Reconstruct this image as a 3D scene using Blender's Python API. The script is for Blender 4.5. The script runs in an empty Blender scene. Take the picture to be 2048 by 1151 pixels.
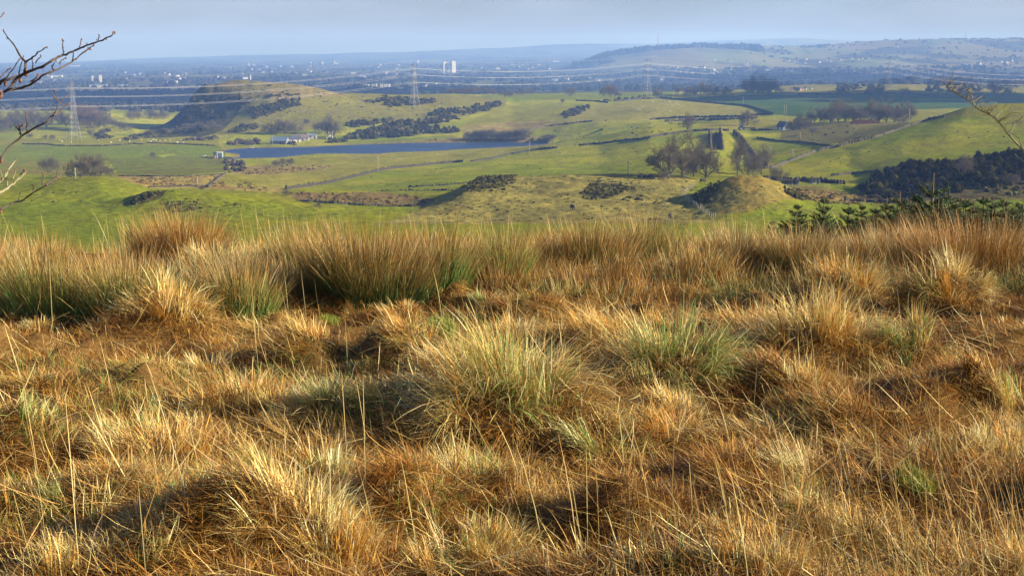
import bpy, math, random
import numpy as np
from mathutils import Vector, Matrix
R = math.radians
rng = np.random.default_rng(11)
random.seed(5)
sc = bpy.context.scene
COL = sc.collection

# ------------------------------------------------------------------ camera
F = 2600.0                       # focal length in photo pixels (2048 wide)
CX, CY, HOR = 1024.0, 575.5, 95.0
PIT = math.atan((CY - HOR) / F)
cp, sp = math.cos(PIT), math.sin(PIT)
cam = bpy.data.cameras.new("camera")
cam.sensor_width = 36.0
cam.lens = 36.0 * F / 2048.0
cam.clip_start = 0.1
cam.clip_end = 60000.0
cam_ob = bpy.data.objects.new("camera", cam)
cam_ob.rotation_euler = (math.pi / 2 - PIT, 0, 0)
COL.objects.link(cam_ob)
sc.camera = cam_ob

# ------------------------------------------------------------------ light
SUN_EL, SUN_BACK = R(20.5), R(8.0)      # sun to the right, a little behind the camera
to_sun = Vector((math.cos(SUN_EL) * math.cos(SUN_BACK), -math.cos(SUN_EL) * math.sin(SUN_BACK), math.sin(SUN_EL)))
sun = bpy.data.lights.new("sun", 'SUN')
sun.energy = 5.0
sun.angle = R(0.5)
sun.color = (1.0, 0.90, 0.74)
sun_ob = bpy.data.objects.new("sun", sun)
sun_ob.rotation_euler = to_sun.to_track_quat('Z', 'Y').to_euler()
COL.objects.link(sun_ob)

world = bpy.data.worlds.new("World")
sc.world = world
world.use_nodes = True
nt = world.node_tree
nt.nodes.clear()
sky = nt.nodes.new('ShaderNodeTexSky')
sky.sky_type = 'NISHITA'
sky.sun_disc = False
sky.sun_elevation = SUN_EL
sky.sun_rotation = math.pi / 2 + SUN_BACK     # compass angle from +Y towards +X
sky.air_density = 1.0
sky.dust_density = 0.3
sky.ozone_density = 3.0
bg = nt.nodes.new('ShaderNodeBackground')
bg.inputs['Strength'].default_value = 0.05
# thin high cloud veil in the sky itself
tc = nt.nodes.new('ShaderNodeTexCoord')
mp = nt.nodes.new('ShaderNodeMapping')
mp.inputs['Scale'].default_value = (3.0, 3.0, 16.0)
nz = nt.nodes.new('ShaderNodeTexNoise')
nz.inputs['Scale'].default_value = 2.2
nz.inputs['Detail'].default_value = 5.0
nz.inputs['Roughness'].default_value = 0.55
cr = nt.nodes.new('ShaderNodeMapRange')
cr.inputs['From Min'].default_value = 0.45
cr.inputs['From Max'].default_value = 0.75
cr.inputs['To Min'].default_value = 0.0
cr.inputs['To Max'].default_value = 0.26
mx = nt.nodes.new('ShaderNodeMix')
mx.data_type = 'RGBA'
mx.inputs['B'].default_value = (9.5, 10.0, 10.8, 1)
wo = nt.nodes.new('ShaderNodeOutputWorld')
L = nt.links.new
L(tc.outputs['Generated'], mp.inputs['Vector'])
L(mp.outputs['Vector'], nz.inputs['Vector'])
L(nz.outputs['Fac'], cr.inputs['Value'])
L(cr.outputs['Result'], mx.inputs['Factor'])
L(sky.outputs['Color'], mx.inputs['A'])
tint = nt.nodes.new('ShaderNodeMix'); tint.data_type = 'RGBA'; tint.blend_type = 'MULTIPLY'
tint.inputs['Factor'].default_value = 1.0
tint.inputs['B'].default_value = (.78, .82, 1.10, 1)
L(mx.outputs['Result'], tint.inputs['A'])
L(tint.outputs['Result'], bg.inputs['Color'])
L(bg.outputs['Background'], wo.inputs['Surface'])

sc.view_settings.view_transform = 'Standard'
sc.view_settings.look = 'None'
sc.view_settings.exposure = 1.25
sc.view_settings.gamma = 1.0
sc.view_settings.use_curve_mapping = False
sc.render.engine = 'CYCLES'
sc.cycles.use_denoising = True
sc.cycles.max_bounces = 5
sc.cycles.diffuse_bounces = 2
sc.cycles.glossy_bounces = 2
sc.cycles.transmission_bounces = 3
sc.cycles.volume_bounces = 1
sc.cycles.transparent_max_bounces = 6
HAZE_DENSITY = 1.55e-4

# ------------------------------------------------------------------ picture <-> place
def project(x, y, z):
    zc = y * cp - z * sp
    up = y * sp + z * cp
    return CX + F * x / zc, CY - F * up / zc

def ray(u, v):
    xc, yc = (u - CX) / F, (CY - v) / F
    return xc, cp + yc * sp, -sp + yc * cp

def z_at_row(Y, v):
    yc = (CY - v) / F
    return Y * (-sp + yc * cp) / (cp + yc * sp)

# ------------------------------------------------------------------ noise
def _hash(i, j, s):
    n = (i * 374761393 + j * 668265263 + s * 1442695041) & 0xFFFFFFFF
    n = ((n ^ (n >> 13)) * 1274126177) & 0xFFFFFFFF
    return ((n ^ (n >> 16)) & 0xFFFF) / 65535.0

def vnoise(x, y, s=0):
    x = np.asarray(x, float); y = np.asarray(y, float)
    i = np.floor(x).astype(np.int64); j = np.floor(y).astype(np.int64)
    fx, fy = x - i, y - j
    fx = fx * fx * (3 - 2 * fx); fy = fy * fy * (3 - 2 * fy)
    a = _hash(i, j, s); b = _hash(i + 1, j, s); c = _hash(i, j + 1, s); d = _hash(i + 1, j + 1, s)
    return (a + (b - a) * fx) * (1 - fy) + (c + (d - c) * fx) * fy - 0.5

def fbm(x, y, s=0, o=4):
    t = 0; a = 1.0; f = 1.0
    for k in range(o):
        t = t + a * vnoise(x * f + 17.3 * k, y * f - 9.1 * k, s + k)
        a *= 0.5; f *= 2.03
    return t

def inpoly(u, v, pts):
    r = np.zeros(np.shape(u), bool)
    n = len(pts)
    for k in range(n):
        x0, y0 = pts[k]; x1, y1 = pts[(k + 1) % n]
        if y0 == y1: continue
        c = ((y0 > v) != (y1 > v)) & (u < (x1 - x0) * (v - y0) / (y1 - y0) + x0)
        r ^= c
    return r

def polydist(x, y, pts):
    d = np.full(np.shape(x), 1e9)
    n = len(pts)
    for k in range(n):
        ax, ay = pts[k]; bx, by = pts[(k + 1) % n]
        ex, ey = bx - ax, by - ay
        t = np.clip(((x - ax) * ex + (y - ay) * ey) / (ex * ex + ey * ey + 1e-9), 0, 1)
        d = np.minimum(d, np.hypot(x - ax - t * ex, y - ay - t * ey))
    return d

# ------------------------------------------------------------------ materials
def new_mat(name):
    m = bpy.data.materials.new(name)
    m.use_nodes = True
    b = m.node_tree.nodes['Principled BSDF']
    return m, m.node_tree, b

def simple_mat(name, col, rough=0.8, var=0.25, scale=3.0, metal=0.0, spec=0.3):
    m, t, b = new_mat(name)
    n = t.nodes.new('ShaderNodeTexNoise'); n.inputs['Scale'].default_value = scale
    n.inputs['Detail'].default_value = 4
    c = t.nodes.new('ShaderNodeTexCoord')
    t.links.new(c.outputs['Object'], n.inputs['Vector'])
    r = t.nodes.new('ShaderNodeMix'); r.data_type = 'RGBA'
    r.inputs['A'].default_value = (*[max(0, k * (1 - var)) for k in col], 1)
    r.inputs['B'].default_value = (*[min(1, k * (1 + var)) for k in col], 1)
    t.links.new(n.outputs['Fac'], r.inputs['Factor'])
    t.links.new(r.outputs['Result'], b.inputs['Base Color'])
    b.inputs['Roughness'].default_value = rough
    b.inputs['Metallic'].default_value = metal
    b.inputs['Specular IOR Level'].default_value = spec
    return m

def leaf_mat(name, transl=0.25, rough=0.7, spec=0.15):
    """colour from the 'Col' attribute (the plant's own colours), some light passing through"""
    m, t, b = new_mat(name)
    a = t.nodes.new('ShaderNodeAttribute'); a.attribute_name = 'Col'
    b.inputs['Roughness'].default_value = rough
    b.inputs['Specular IOR Level'].default_value = spec
    t.links.new(a.outputs['Color'], b.inputs['Base Color'])
    tr = t.nodes.new('ShaderNodeBsdfTranslucent')
    t.links.new(a.outputs['Color'], tr.inputs['Color'])
    mxs = t.nodes.new('ShaderNodeMixShader'); mxs.inputs['Fac'].default_value = transl
    t.links.new(b.outputs['BSDF'], mxs.inputs[1]); t.links.new(tr.outputs['BSDF'], mxs.inputs[2])
    t.links.new(mxs.outputs['Shader'], t.nodes['Material Output'].inputs['Surface'])
    return m

# ------------------------------------------------------------------ mesh helpers
def mesh_np(name, V, faces, mat=None, cols=None, smooth=False, midx=None):
    """faces: list of (n,k) int arrays"""
    me = bpy.data.meshes.new(name)
    V = np.asarray(V, np.float32).reshape(-1, 3)
    me.vertices.add(len(V)); me.vertices.foreach_set('co', V.ravel())
    loops = np.concatenate([np.asarray(f, np.int32).ravel() for f in faces])
    tot = np.concatenate([np.full(len(f), np.asarray(f).shape[1], np.int32) for f in faces])
    start = np.concatenate([[0], np.cumsum(tot)[:-1]]).astype(np.int32)
    me.loops.add(len(loops)); me.loops.foreach_set('vertex_index', loops)
    me.polygons.add(len(tot)); me.polygons.foreach_set('loop_start', start)
    me.polygons.foreach_set('loop_total', tot)
    if smooth: me.polygons.foreach_set('use_smooth', np.ones(len(tot), bool))
    if midx is not None: me.polygons.foreach_set('material_index', np.asarray(midx, np.int32))
    if cols is not None:
        ca = me.color_attributes.new('Col', 'FLOAT_COLOR', 'POINT')
        C4 = np.ones((len(V), 4), np.float32); C4[:, :3] = cols
        ca.data.foreach_set('color', C4.ravel())
    me.update(calc_edges=True)
    if mat is not None:
        for m in (mat if isinstance(mat, (list, tuple)) else [mat]): me.materials.append(m)
    return me

def link(name, me, parent=None, loc=None, rotz=0.0, scale=None):
    o = bpy.data.objects.new(name, me)
    COL.objects.link(o)
    if parent is not None: o.parent = parent
    if loc is not None: o.location = loc
    if rotz: o.rotation_euler = (0, 0, rotz)
    if scale is not None: o.scale = scale if hasattr(scale, '__len__') else (scale,) * 3
    return o

def tag(o, label, cat, group=None, kind=None):
    o['label'] = label; o['category'] = cat
    if group: o['group'] = group
    o['kind'] = kind or 'thing'
    return o

def structure(o, label=None, cat=None):
    o['kind'] = 'structure'
    if label: o['label'] = label
    if cat: o['category'] = cat
    return o

class MB:
    """collects shapes into one mesh"""
    def __init__(s): s.v = []; s.f = []; s.m = []; s.n = 0
    def add(s, V, Fs, mi=0):
        V = np.asarray(V, float).reshape(-1, 3)
        s.v.append(V)
        for f in Fs: s.f.append(tuple(int(i) + s.n for i in f)); s.m.append(mi)
        s.n += len(V)
    def box(s, c, d, rz=0.0, mi=0, taper=1.0):
        x, y, z = [k / 2 for k in d]
        V = np.array([(sx * x * (taper if sz > 0 else 1), sy * y * (taper if sz > 0 else 1), sz * z) for sz in (-1, 1) for sy in (-1, 1) for sx in (-1, 1)])
        ca, sa = math.cos(rz), math.sin(rz)
        V = np.stack([V[:, 0] * ca - V[:, 1] * sa, V[:, 0] * sa + V[:, 1] * ca, V[:, 2]], 1) + np.array(c)
        s.add(V, [(0, 2, 3, 1), (4, 5, 7, 6), (0, 1, 5, 4), (2, 6, 7, 3), (0, 4, 6, 2), (1, 3, 7, 5)], mi)
    def tube(s, P, r, n=6, mi=0, cap=True):
        P = np.asarray(P, float); r = np.broadcast_to(np.asarray(r, float), (len(P),))
        V = []
        for i in range(len(P)):
            t = P[min(i + 1, len(P) - 1)] - P[max(i - 1, 0)]
            t = t / (np.linalg.norm(t) + 1e-12)
            a = np.cross(t, (0, 0, 1.0) if abs(t[2]) < 0.9 else (1.0, 0, 0)); a /= np.linalg.norm(a) + 1e-12
            b = np.cross(t, a)
            for k in range(n):
                q = 2 * math.pi * k / n
                V.append(P[i] + r[i] * (math.cos(q) * a + math.sin(q) * b))
        Fs = []
        for i in range(len(P) - 1):
            for k in range(n):
                k2 = (k + 1) % n
                Fs.append((i * n + k, i * n + k2, (i + 1) * n + k2, (i + 1) * n + k))
        if cap:
            Fs.append(tuple(range(n - 1, -1, -1))); Fs.append(tuple((len(P) - 1) * n + k for k in range(n)))
        s.add(V, Fs, mi)
    def ball(s, c, d, nu=8, nv=6, mi=0):
        V = []; Fs = []
        for j in range(nv + 1):
            th = math.pi * j / nv
            for i in range(nu):
                ph = 2 * math.pi * i / nu
                V.append((c[0] + d[0] * math.sin(th) * math.cos(ph), c[1] + d[1] * math.sin(th) * math.sin(ph), c[2] + d[2] * math.cos(th)))
        for j in range(nv):
            for i in range(nu):
                i2 = (i + 1) % nu
                Fs.append((j * nu + i, (j + 1) * nu + i, (j + 1) * nu + i2, j * nu + i2))
        s.add(V, Fs, mi)
    def mesh(s, name, mat, smooth=False):
        me = bpy.data.meshes.new(name)
        V = np.concatenate(s.v)
        me.from_pydata(V.tolist(), [], s.f)
        for m in (mat if isinstance(mat, (list, tuple)) else [mat]): me.materials.append(m)
        me.polygons.foreach_set('material_index', np.asarray(s.m, np.int32))
        if smooth: me.polygons.foreach_set('use_smooth', np.ones(len(s.f), bool))
        me.update()
        return me
# ------------------------------------------------------------------ the lie of the land
ROWS = {   # distance: [(column, row where the ground lies at that distance)]
 280: [(0, 446), (2048, 446)],
 310: [(0, 432), (300, 428), (500, 432), (820, 436), (900, 434), (1300, 433), (1380, 432), (1430, 420), (1480, 408), (1530, 408), (1600, 420), (1700, 426), (1800, 426), (2100, 418)],
 340: [(0, 408), (200, 412), (250, 404), (290, 388), (330, 382), (350, 381), (420, 387), (500, 395), (600, 410), (700, 420), (820, 421), (870, 412), (950, 402), (1300, 402), (1370, 400), (1375, 400), (1400, 388), (1430, 371), (1455, 357), (1480, 352), (1522, 352), (1550, 362), (1590, 380), (1640, 396), (1720, 404), (1800, 404), (2100, 398)],
 375: [(0, 388), (200, 386), (300, 402), (500, 405), (700, 410), (840, 411), (880, 400), (930, 376), (1000, 373), (1300, 374), (1370, 380), (1400, 384), (1480, 378), (1560, 386), (1650, 392), (1720, 396), (1800, 394), (1900, 392), (2100, 386)],
 410: [(0, 370), (120, 362), (200, 360), (300, 378), (420, 392), (560, 400), (800, 403), (860, 398), (920, 372), (965, 350), (1000, 347), (1100, 346), (1200, 347), (1300, 350), (1360, 356), (1420, 364), (1560, 372), (1650, 376), (1715, 382), (1760, 360), (1850, 332), (1950, 320), (2048, 310), (2300, 300)],
 450: [(0, 358), (200, 357), (300, 368), (420, 380), (560, 390), (800, 392), (900, 385), (1000, 378), (1200, 370), (1300, 360), (1360, 354), (1450, 356), (1560, 362), (1650, 366), (1715, 372), (1760, 356), (1850, 334), (1950, 322), (2048, 312), (2300, 302)],
 520: [(0, 352), (200, 358), (400, 364), (520, 374), (640, 380), (768, 378), (900, 371), (1024, 364), (1200, 358), (1300, 346), (1400, 342), (1500, 344), (1600, 340), (1700, 334), (1800, 312), (1900, 300), (2048, 286), (2300, 270)],
 600: [(0, 346), (200, 350), (400, 350), (512, 357), (640, 362), (768, 359), (900, 352), (1024, 346), (1200, 340), (1300, 325), (1440, 325), (1500, 330), (1600, 312), (1700, 294), (1800, 272), (1900, 252), (2048, 236), (2300, 222)],
 660: [(0, 342), (200, 344), (400, 344), (512, 350), (640, 352), (768, 348), (900, 342), (1024, 337), (1200, 328), (1300, 311), (1440, 312), (1500, 320), (1600, 298), (1700, 278), (1800, 256), (1860, 242), (1930, 220), (2000, 210), (2048, 208), (2300, 195)],
 720: [(0, 337), (200, 338), (400, 338), (512, 343), (640, 343), (768, 338), (900, 333), (1024, 328), (1200, 314), (1300, 296), (1440, 296), (1500, 302), (1600, 284), (1700, 268), (1800, 248), (1860, 237), (1930, 214), (2000, 206), (2048, 206), (2300, 190)],
 800: [(0, 328), (200, 328), (400, 330), (512, 335), (640, 332), (768, 328), (900, 325), (1024, 318), (1200, 298), (1300, 275), (1440, 266), (1500, 272), (1600, 264), (1700, 249), (1800, 246), (1860, 241), (1930, 232), (2048, 228)],
 870: [(0, 319), (200, 319), (400, 321), (512, 324), (640, 322), (768, 318), (900, 315), (1024, 306), (1200, 284), (1300, 263), (1440, 256), (1500, 258), (1600, 251), (1700, 245), (1800, 244), (1860, 240), (2048, 230)],
 930: [(0, 310), (200, 310), (400, 311), (512, 315), (640, 311), (768, 309.5), (900, 309), (1024, 299), (1200, 274), (1300, 253), (1440, 248), (1600, 243), (1700, 240), (1850, 236), (2048, 228)],
 1000: [(0, 300), (200, 299), (400, 299), (512, 298), (640, 300), (768, 298), (900, 299.5), (1024, 293), (1090, 291.5), (1130, 279), (1200, 267), (1270, 266), (1300, 260), (1440, 243), (1600, 235), (1750, 234), (2048, 226)],
 1075: [(0, 288), (400, 287), (512, 287), (640, 287), (768, 286), (900, 284.5), (1024, 282.5), (1090, 278), (1200, 258), (1300, 245), (1440, 238), (1600, 228), (1800, 226), (2048, 222)],
 1150: [(0, 278), (250, 278), (350, 276), (420, 268), (500, 264), (600, 268), (700, 272), (800, 270), (900, 266), (1024, 264), (1100, 258), (1200, 241), (1260, 238), (1320, 240), (1440, 232), (1600, 220), (2048, 217)],
 1250: [(0, 262), (200, 262), (300, 266), (335, 262), (360, 259), (400, 253), (450, 245), (500, 238), (560, 236), (600, 236), (700, 238), (800, 240), (900, 240), (1024, 243), (1200, 230), (1300, 222), (1440, 220), (1600, 213), (2048, 214)],
 1320: [(0, 251), (200, 250), (290, 260), (345, 260), (370, 255), (400, 247), (430, 236), (460, 222), (500, 205), (540, 196), (600, 199), (700, 212), (800, 222), (900, 225), (1024, 231), (1200, 221), (1300, 215), (1440, 214), (1600, 209), (2048, 211)],
 1350: [(0, 247), (200, 246), (280, 258), (305, 259), (325, 252), (345, 240), (368, 215), (386, 190), (408, 172), (440, 163), (480, 160), (540, 164), (600, 169), (640, 176), (700, 194), (800, 212), (900, 217), (1024, 225), (1200, 216), (1300, 210), (1440, 211), (1600, 207), (2048, 209)],
 1450: [(0, 234), (200, 232), (300, 248), (345, 262), (380, 235), (420, 200), (470, 185), (540, 182), (620, 184), (700, 188), (800, 193), (900, 195), (1024, 206), (1200, 203), (1300, 203), (1440, 204), (1600, 201), (2048, 204)],
 1550: [(0, 226), (200, 225), (350, 240), (450, 215), (600, 196), (700, 187), (800, 189), (900, 189), (1024, 196), (1200, 197), (1300, 197), (1440, 198), (1600, 196), (2048, 199)],
 1750: [(0, 221), (350, 222), (600, 205), (800, 198), (1000, 190), (1200, 189), (1440, 188), (1600, 188), (1800, 184), (2048, 186)],
 2100: [(0, 215), (400, 213), (600, 205), (800, 192), (1000, 188), (1200, 186), (1440, 182), (1600, 176), (1700, 172), (1800, 172), (2048, 176)],
 2500: [(0, 206), (500, 203), (900, 187), (1200, 182), (1440, 178), (1600, 170), (1800, 168), (2048, 171)],
 3200: [(0, 186), (900, 179), (1300, 174), (1600, 172), (2048, 169)],
 4200: [(0, 167), (900, 163), (1300, 158), (1600, 155), (2048, 151)],
 5200: [(0, 155), (900, 151), (1160, 148), (1300, 138), (1600, 138), (2048, 130)],
 6200: [(0, 147), (1000, 142), (1120, 140), (1170, 126), (1220, 112), (1300, 101), (1400, 96), (1500, 100), (1600, 112), (2048, 105)],
 7500: [(0, 139), (900, 134), (1100, 131), (1180, 120), (1300, 106), (1450, 93), (1600, 92), (1750, 83), (1900, 77), (2048, 79), (2300, 79)],
 9000: [(0, 132), (900, 127), (1200, 118), (1400, 106), (1800, 92), (2300, 92)],
 11500: [(0, 126), (300, 122), (700, 118), (1000, 113), (1200, 108), (1500, 98), (2300, 95)],
 14000: [(-300, 132), (0, 129), (150, 124), (300, 116), (500, 110), (650, 108), (800, 104), (950, 98), (1100, 90), (1180, 87), (1300, 88), (1450, 81), (1600, 76), (1700, 82), (2300, 84)],
 17500: [(0, 133), (1000, 105), (2300, 96)],
}
NEARZ = [(14, -2.30), (20, -4.0), (30, -7.2), (60, -15.0), (120, -25.0), (200, -33.0)]

def pchip(xn, Yn, x):
    """xn (n), Yn (n,m) -> (len x, m)"""
    h = np.diff(xn)[:, None]; d = np.diff(Yn, axis=0) / h
    m = np.zeros_like(Yn)
    w1 = 2 * h[1:] + h[:-1]; w2 = h[1:] + 2 * h[:-1]
    same = d[:-1] * d[1:] > 0
    den = np.where(same, w1 / np.where(d[:-1] == 0, 1, d[:-1]) + w2 / np.where(d[1:] == 0, 1, d[1:]), 1)
    m[1:-1] = np.where(same, (w1 + w2) / den, 0)
    m[0] = d[0]; m[-1] = d[-1]
    i = np.clip(np.searchsorted(xn, x, side='right') - 1, 0, len(xn) - 2)
    t = ((x - xn[i]) / (xn[i + 1] - xn[i]))[:, None]; hh = (xn[i + 1] - xn[i])[:, None]
    return ((1 + 2 * t) * (1 - t) ** 2 * Yn[i] + t * (1 - t) ** 2 * hh * m[i]
            + t * t * (3 - 2 * t) * Yn[i + 1] + t * t * (t - 1) * hh * m[i + 1])

ag = np.concatenate([np.linspace(-0.80, -0.42, 60, endpoint=False), np.linspace(-0.42, 0.42, 760), np.linspace(0.42, 0.80, 61)[1:]])
Yg = np.concatenate([np.geomspace(13.5, 270, 70, endpoint=False), np.geomspace(270, 1700, 560, endpoint=False), np.geomspace(1700, 17500, 260)])
LN = []; ZN = []
for Y, z in NEARZ:
    LN.append(math.log(Y)); ZN.append(np.full(len(ag), z))
for Y in sorted(ROWS):
    pu = np.array([p[0] for p in ROWS[Y]], float); pv = np.array([p[1] for p in ROWS[Y]], float)
    v = np.interp(CX + F * ag, pu, pv)
    for _ in range(3):
        v = np.interp(CX + F * ag * (cp + (CY - v) / F * sp), pu, pv)
    LN.append(math.log(Y)); ZN.append(z_at_row(Y, v))
LN = np.array(LN); ZN = np.array(ZN)
ZG = pchip(LN, ZN, np.log(Yg))                      # (rows, columns)
def blur(Z, n, axis):
    k = np.hanning(2 * n + 3)[1:-1]; k /= k.sum()
    pad = [(0, 0), (0, 0)]; pad[axis] = (n, n)
    P = np.pad(Z, pad, mode='edge')
    return np.apply_along_axis(lambda r: np.convolve(r, k, mode='valid'), axis, P)
ZG = blur(ZG, 3, 1)
XG = ag[None, :] * Yg[:, None]; YG = np.repeat(Yg[:, None], len(ag), 1)
fade = np.clip((YG - 14) / 200, 0, 1)
ZG += fade * (1.5 * fbm(XG / 42, YG / 60, 3, 4) + 0.25 * fbm(XG / 6, YG / 9, 9, 2)) * np.where(YG < 1800, 1, 1.6)
ZG += np.clip((YG - 2200) / 2500, 0, 1) * 9 * fbm(XG / 420, YG / 900, 21, 4)

# the broken rock of the crag
rk = np.clip(1 - np.hypot((XG + 322) / 55, (YG - 1290) / 120) ** 2, 0, 1)
ZG += rk * (7.0 * fbm(XG / 16, YG / 30, 131, 4) + 2.5 * fbm(XG / 5, YG / 9, 137, 3))
# sheep-trodden terraces and hollows on the near mounds
mnd = ((YG > 285) & (YG < 470)).astype(float)
ZG += mnd * .30 * fbm(XG / 2.2, YG / 3.5, 141, 3)
# the loch: a level sheet, the ground shaped to hold it
LOCH_Z = -78.0
LOCH_PX = [(450, 300.5), (465, 298), (515, 296), (602, 294.5), (703, 290), (805, 286), (881, 285), (1020, 284.3), (1070, 284.8), (1096, 286.5),
           (1088, 289.5), (1055, 292), (1020, 294), (960, 297), (906, 299.5), (855, 303), (792, 304.5), (754, 308), (690, 307.5), (635, 307.5), (602, 310.5), (556, 315.5), (494, 316.5), (456, 319), (451, 317), (478, 314), (480, 309), (462, 306), (447, 304)]
def on_level(u, v, z):
    dx, dy, dz = ray(u, v)
    t = z / dz
    return dx * t, dy * t
LOCH = [on_level(u, v, LOCH_Z) for u, v in LOCH_PX]
box = (YG > 860) & (YG < 1160) & (XG > -300) & (XG < 90)
ins = inpoly(XG[box], YG[box], LOCH); dd = polydist(XG[box], YG[box], LOCH)
zb = ZG[box]
zb = np.where(ins, np.minimum(zb, LOCH_Z - 0.1 - np.minimum(2.0, dd * 0.12)), np.maximum(zb, LOCH_Z + 0.12 + np.minimum(0.8, dd * 0.05)))
front = (~ins) & (dd < 45) & (YG[box] < 1075)
zb = np.where(front, np.minimum(zb, LOCH_Z + .25 + .018 * dd), zb)
ZG[box] = zb

def ground(x, y):
    """terrain height for y beyond 14 m"""
    x = np.asarray(x, float); y = np.asarray(y, float)
    fi = np.interp(np.log(y), np.log(Yg), np.arange(len(Yg))); fj = np.interp(x / y, ag, np.arange(len(ag)))
    i = np.clip(fi.astype(int), 0, len(Yg) - 2); j = np.clip(fj.astype(int), 0, len(ag) - 2)
    a, b = fi - i, fj - j
    return ((ZG[i, j] * (1 - b) + ZG[i, j + 1] * b) * (1 - a) + (ZG[i + 1, j] * (1 - b) + ZG[i + 1, j + 1] * b) * a)

_YM = np.geomspace(150, 17000, 5200)
def hit(u, v, ymin=150.0, ymax=17000.0):
    """where the line of sight through (u,v) first meets the ground"""
    dx, dy, dz = ray(u, v)
    t = _YM / dy
    g = ground(dx * t, _YM)
    below = (dz * t < g) & (_YM >= ymin) & (_YM <= ymax)
    k = int(np.argmax(below)) if below.any() else int(np.argmin(np.where((_YM >= ymin) & (_YM <= ymax), dz * t - g, 1e9)))
    return float(dx * t[k]), float(_YM[k]), float(g[k])

def at(u, Y):
    """ground point in the direction of column u at distance Y"""
    x = (u - CX) / F * Y
    for _ in range(3):
        z = float(ground(x, Y)); x = (u - CX) / F * (Y * cp - z * sp)
    return x, Y, float(ground(x, Y))

# ------------------------------------------------------------------ what grows on it (ground colours, linear; sun and shade painted into some)
UG, VG = project(XG, YG, ZG)
PAST = np.array((.146, .176, .008)); PASTL = np.array((.214, .200, .014)); OCH = np.array((.310, .255, .058))
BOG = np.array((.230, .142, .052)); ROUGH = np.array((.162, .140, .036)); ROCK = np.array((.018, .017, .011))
KNOLL = np.array((.250, .170, .034)); SHADE_GREEN = np.array((.055, .100, .020)); HILLT = np.array((.250, .185, .060)); EARTH = np.array((.13, .09, .055))
CG = np.empty(ZG.shape + (3,))
CG[:] = PAST
n1 = fbm(XG / 30, YG / 45, 31, 4)[..., None]
yb = np.clip((YG - 430) / 260, 0, 1)[..., None]
CG = CG * (1 + .18 * yb) + (PASTL * (1 + .42 * yb) - PAST * (1 + .18 * yb)) * np.clip(0.38 + .28 * yb + 1.3 * n1, 0, 1)  # farther pasture lightened, sunlight on its slopes put into the colour
wob = 2.0
WU = UG + 5 * fbm(UG / 22, VG / 9, 51, 3); WV = VG + 2.4 * fbm(UG / 26, VG / 12, 57, 3)
def paint(col, pts, y0=200, y1=1900, amt=1.0, mottle=0.0, other=None):
    m = inpoly(WU, WV, pts) & (YG >= y0) & (YG <= y1)
    c = np.broadcast_to(np.array(col, float), CG.shape)[m]
    if mottle:
        n = fbm(XG[m] / 5, YG[m] / 7, 71, 4) + 0.5 * fbm(XG[m] / 25, YG[m] / 30, 77, 2)
        c = c + (np.array(other) - c) * np.clip(0.5 + mottle * n, 0, 1)[:, None]
    CG[m] = CG[m] * (1 - amt) + c * amt
# left and middle floor
paint(PAST * 1.05, [(-300, 289), (440, 289), (455, 318), (200, 322), (-300, 326)], 800, 1100)
paint(PASTL, [(-300, 276), (440, 276), (440, 290), (-300, 289)], 900, 1250)
paint(ROUGH * .8, [(215, 318), (330, 312), (445, 316), (455, 345), (300, 353), (236, 350)], 500, 1000, 1, 1.2, PAST)
paint(BOG * .8, [(-300, 325), (200, 322), (236, 352), (-300, 345)], 500, 900, .8, 1.5, PAST)
paint(BOG, [(225, 352), (305, 353), (447, 349), (470, 350), (440, 368), (560, 372), (575, 380), (560, 386), (420, 377), (300, 377), (275, 368)], 350, 800, 1, 1.0, OCH)
paint(BOG * np.array((.95, .9, .95)), [(574, 385), (680, 386), (760, 384), (880, 398), (850, 413), (730, 410), (652, 405), (594, 400)], 350, 620, 1, 1.0, ROUGH)
paint(OCH * .92, [(440, 350), (500, 330), (600, 318), (700, 310), (760, 309), (900, 301), (1098, 288), (1114, 296), (1028, 308), (925, 323), (830, 333), (754, 343), (662, 366), (574, 379), (480, 373), (430, 366)], 450, 1050, .85, .8, PASTL)
paint(BOG * .95, [(462, 345), (500, 332), (560, 330), (680, 332), (650, 340), (590, 343), (500, 351)], 500, 950, .9, 1.0, OCH)
paint(PASTL, [(520, 329), (560, 318), (640, 313), (700, 316), (660, 326), (590, 331)], 500, 960, .7)
# crag hill
paint(ROUGH * 1.05, [(330, 275), (345, 235), (390, 185), (470, 155), (640, 170), (740, 180), (900, 180), (1010, 195), (1010, 214), (900, 240), (680, 250), (600, 262), (450, 270)], 1080, 1560, 1, 1.0, PASTL)
paint(HILLT, [(385, 192), (420, 168), (470, 158), (560, 165), (660, 178), (700, 190), (640, 195), (560, 200), (470, 196), (420, 190)], 1200, 1560, 1, .9, ROUGH)
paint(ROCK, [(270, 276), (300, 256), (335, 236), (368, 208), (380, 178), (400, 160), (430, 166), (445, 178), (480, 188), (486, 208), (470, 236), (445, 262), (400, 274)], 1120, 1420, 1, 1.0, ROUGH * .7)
paint(HILLT * .8, [(640, 240), (665, 215), (690, 205), (672, 226), (655, 240)], 1100, 1500, .7, 1, ROUGH)
paint(PAST, [(640, 284), (760, 280), (900, 270), (915, 276), (840, 284), (700, 288)], 1040, 1200, .8)
paint(PASTL, [(905, 258), (1000, 215), (1180, 210), (1120, 240), (1000, 248)], 1100, 1500, .9)
paint(BOG * .9, [(930, 250), (1000, 245), (1110, 240), (1095, 252), (1040, 264), (925, 268)], 1080, 1350, .9, 1.2, OCH)
paint(BOG * .85, [(830, 281), (900, 276), (1060, 272), (1110, 282), (1060, 285), (880, 286)], 1040, 1200, .9, 1.0, OCH)
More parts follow.
